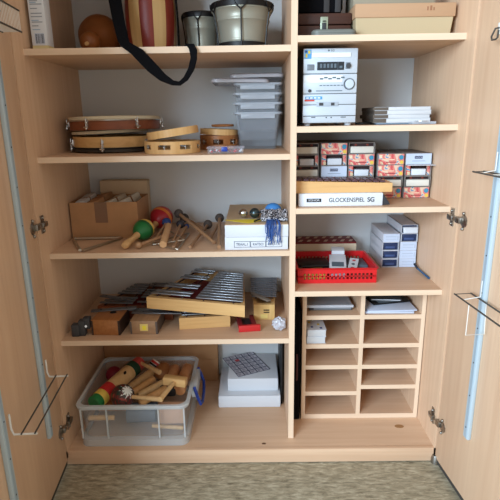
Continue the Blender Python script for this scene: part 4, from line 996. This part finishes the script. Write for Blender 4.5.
# behind the tub
root = thing('flat_carton', 'flat brown cardboard box standing behind the tub', 'box', (.232, .435, zB))
MB().box(-.227, .235, 0, .046, 0, .095, bev=.001).build('box_body', kraft, root)
MB().box(-.2275, .2355, -.001, .0465, .096, .3, bev=.001).build('lid', kraft, root)
# white boxes
for i, (x0, x1, y, z0, z1, dd) in enumerate(((.482, .711, .24, 0, .048, .21), (.516, .704, .275, .0485, .1, .195))):
    root = thing('white_box', ('wide lower white box on the cupboard floor by the divider', 'smaller upper white box with a printed sheet on it')[i], 'box', ((x0+x1)/2, y, zB+z0), group='white boxes on the cupboard floor')
    w = (x1-x0)/2
    MB().box(-w, w, 0, dd, 0, z1-z0-.008, bev=.001).build('box_body', white, root)
    MB().box(-w-.001, w+.001, -.001, dd+.001, .004, z1-z0, bev=.001).build('lid', white, root)
root = thing('printed_sheet', 'dark bordered printed chart sheet lying askew on upper white box', 'sheet', (.583, .388, zB+.101), (0, 0, R(25)))
ws, hs = .068, .082
MB().box(-ws, ws, -hs, hs, 0, .0008).build('sheet', mat('sheet_navy', (52, 54, 84), .6), root)
b = MB()
for i in range(5):
    for j in range(6):
        cx = -ws+.0135+i*.0268; cy = -hs+.013+j*.0274
        b.box(cx-.0112, cx+.0112, cy-.011, cy+.011, .0008, .0011, 0)
        for k in range(2): b.box(cx-.008, cx+random.uniform(0, .008), cy-.006+k*.008, cy-.003+k*.008, .0011, .0013, 1)
b.box(-.03, -.014, .03, .046, .0013, .0016, 2)
b.build('print', [mat('sheet_pale', (196, 196, 206), .6), mat('sheet_ink', (70, 72, 100), .6), red_w], root)
root = thing('black_folder', 'thin black folder standing between white boxes and the divider', 'folder', (.7185, .26, zB))
MB().box(-.0035, .0035, 0, .2, 0, .25, bev=.001).build('folder_body', black, root)

# ------------------------------------------------------------ camera and light
cam = bpy.data.cameras.new('camera'); cam.sensor_width = 36; cam.lens = 36*483.38/500; cam.clip_start = .02
co = bpy.data.objects.new('camera', cam); C.objects.link(co)
p, yw, ro = .2678, -.0067, -.0151
fw = V((math.sin(yw)*math.cos(p), math.cos(yw)*math.cos(p), -math.sin(p)))
r0 = V((math.cos(yw), -math.sin(yw), 0)); u0 = r0.cross(fw)
r1 = r0*math.cos(ro)+u0*math.sin(ro); u1 = -r0*math.sin(ro)+u0*math.cos(ro)
co.matrix_world = M4(((r1.x, u1.x, -fw.x, .6176), (r1.y, u1.y, -fw.y, -1.3535), (r1.z, u1.z, -fw.z, 1.103), (0, 0, 0, 1)))
bpy.context.scene.camera = co

def area(name, loc, target, sx, sy, power, col):
    l = bpy.data.lights.new(name, 'AREA'); l.shape = 'RECTANGLE'; l.size = sx; l.size_y = sy; l.energy = power; l.color = col
    o = bpy.data.objects.new(name, l); C.objects.link(o); o.location = loc
    o.rotation_euler = (V(target)-V(loc)).to_track_quat('-Z', 'Y').to_euler(); return o
area('window_daylight', (-1.6, -3.0, 1.7), (.8, .2, .7), 2.4, 1.7, 265, (.64, .82, 1))
w = bpy.data.worlds.new('room_light'); bpy.context.scene.world = w; w.use_nodes = True
w.node_tree.nodes['Background'].inputs[0].default_value = (1, .955, .885, 1)
w.node_tree.nodes['Background'].inputs[1].default_value = .63
vs = bpy.context.scene.view_settings
vs.view_transform = 'Standard'; vs.look = 'None'; vs.gamma = 1; vs.use_curve_mapping = False; vs.exposure = .22
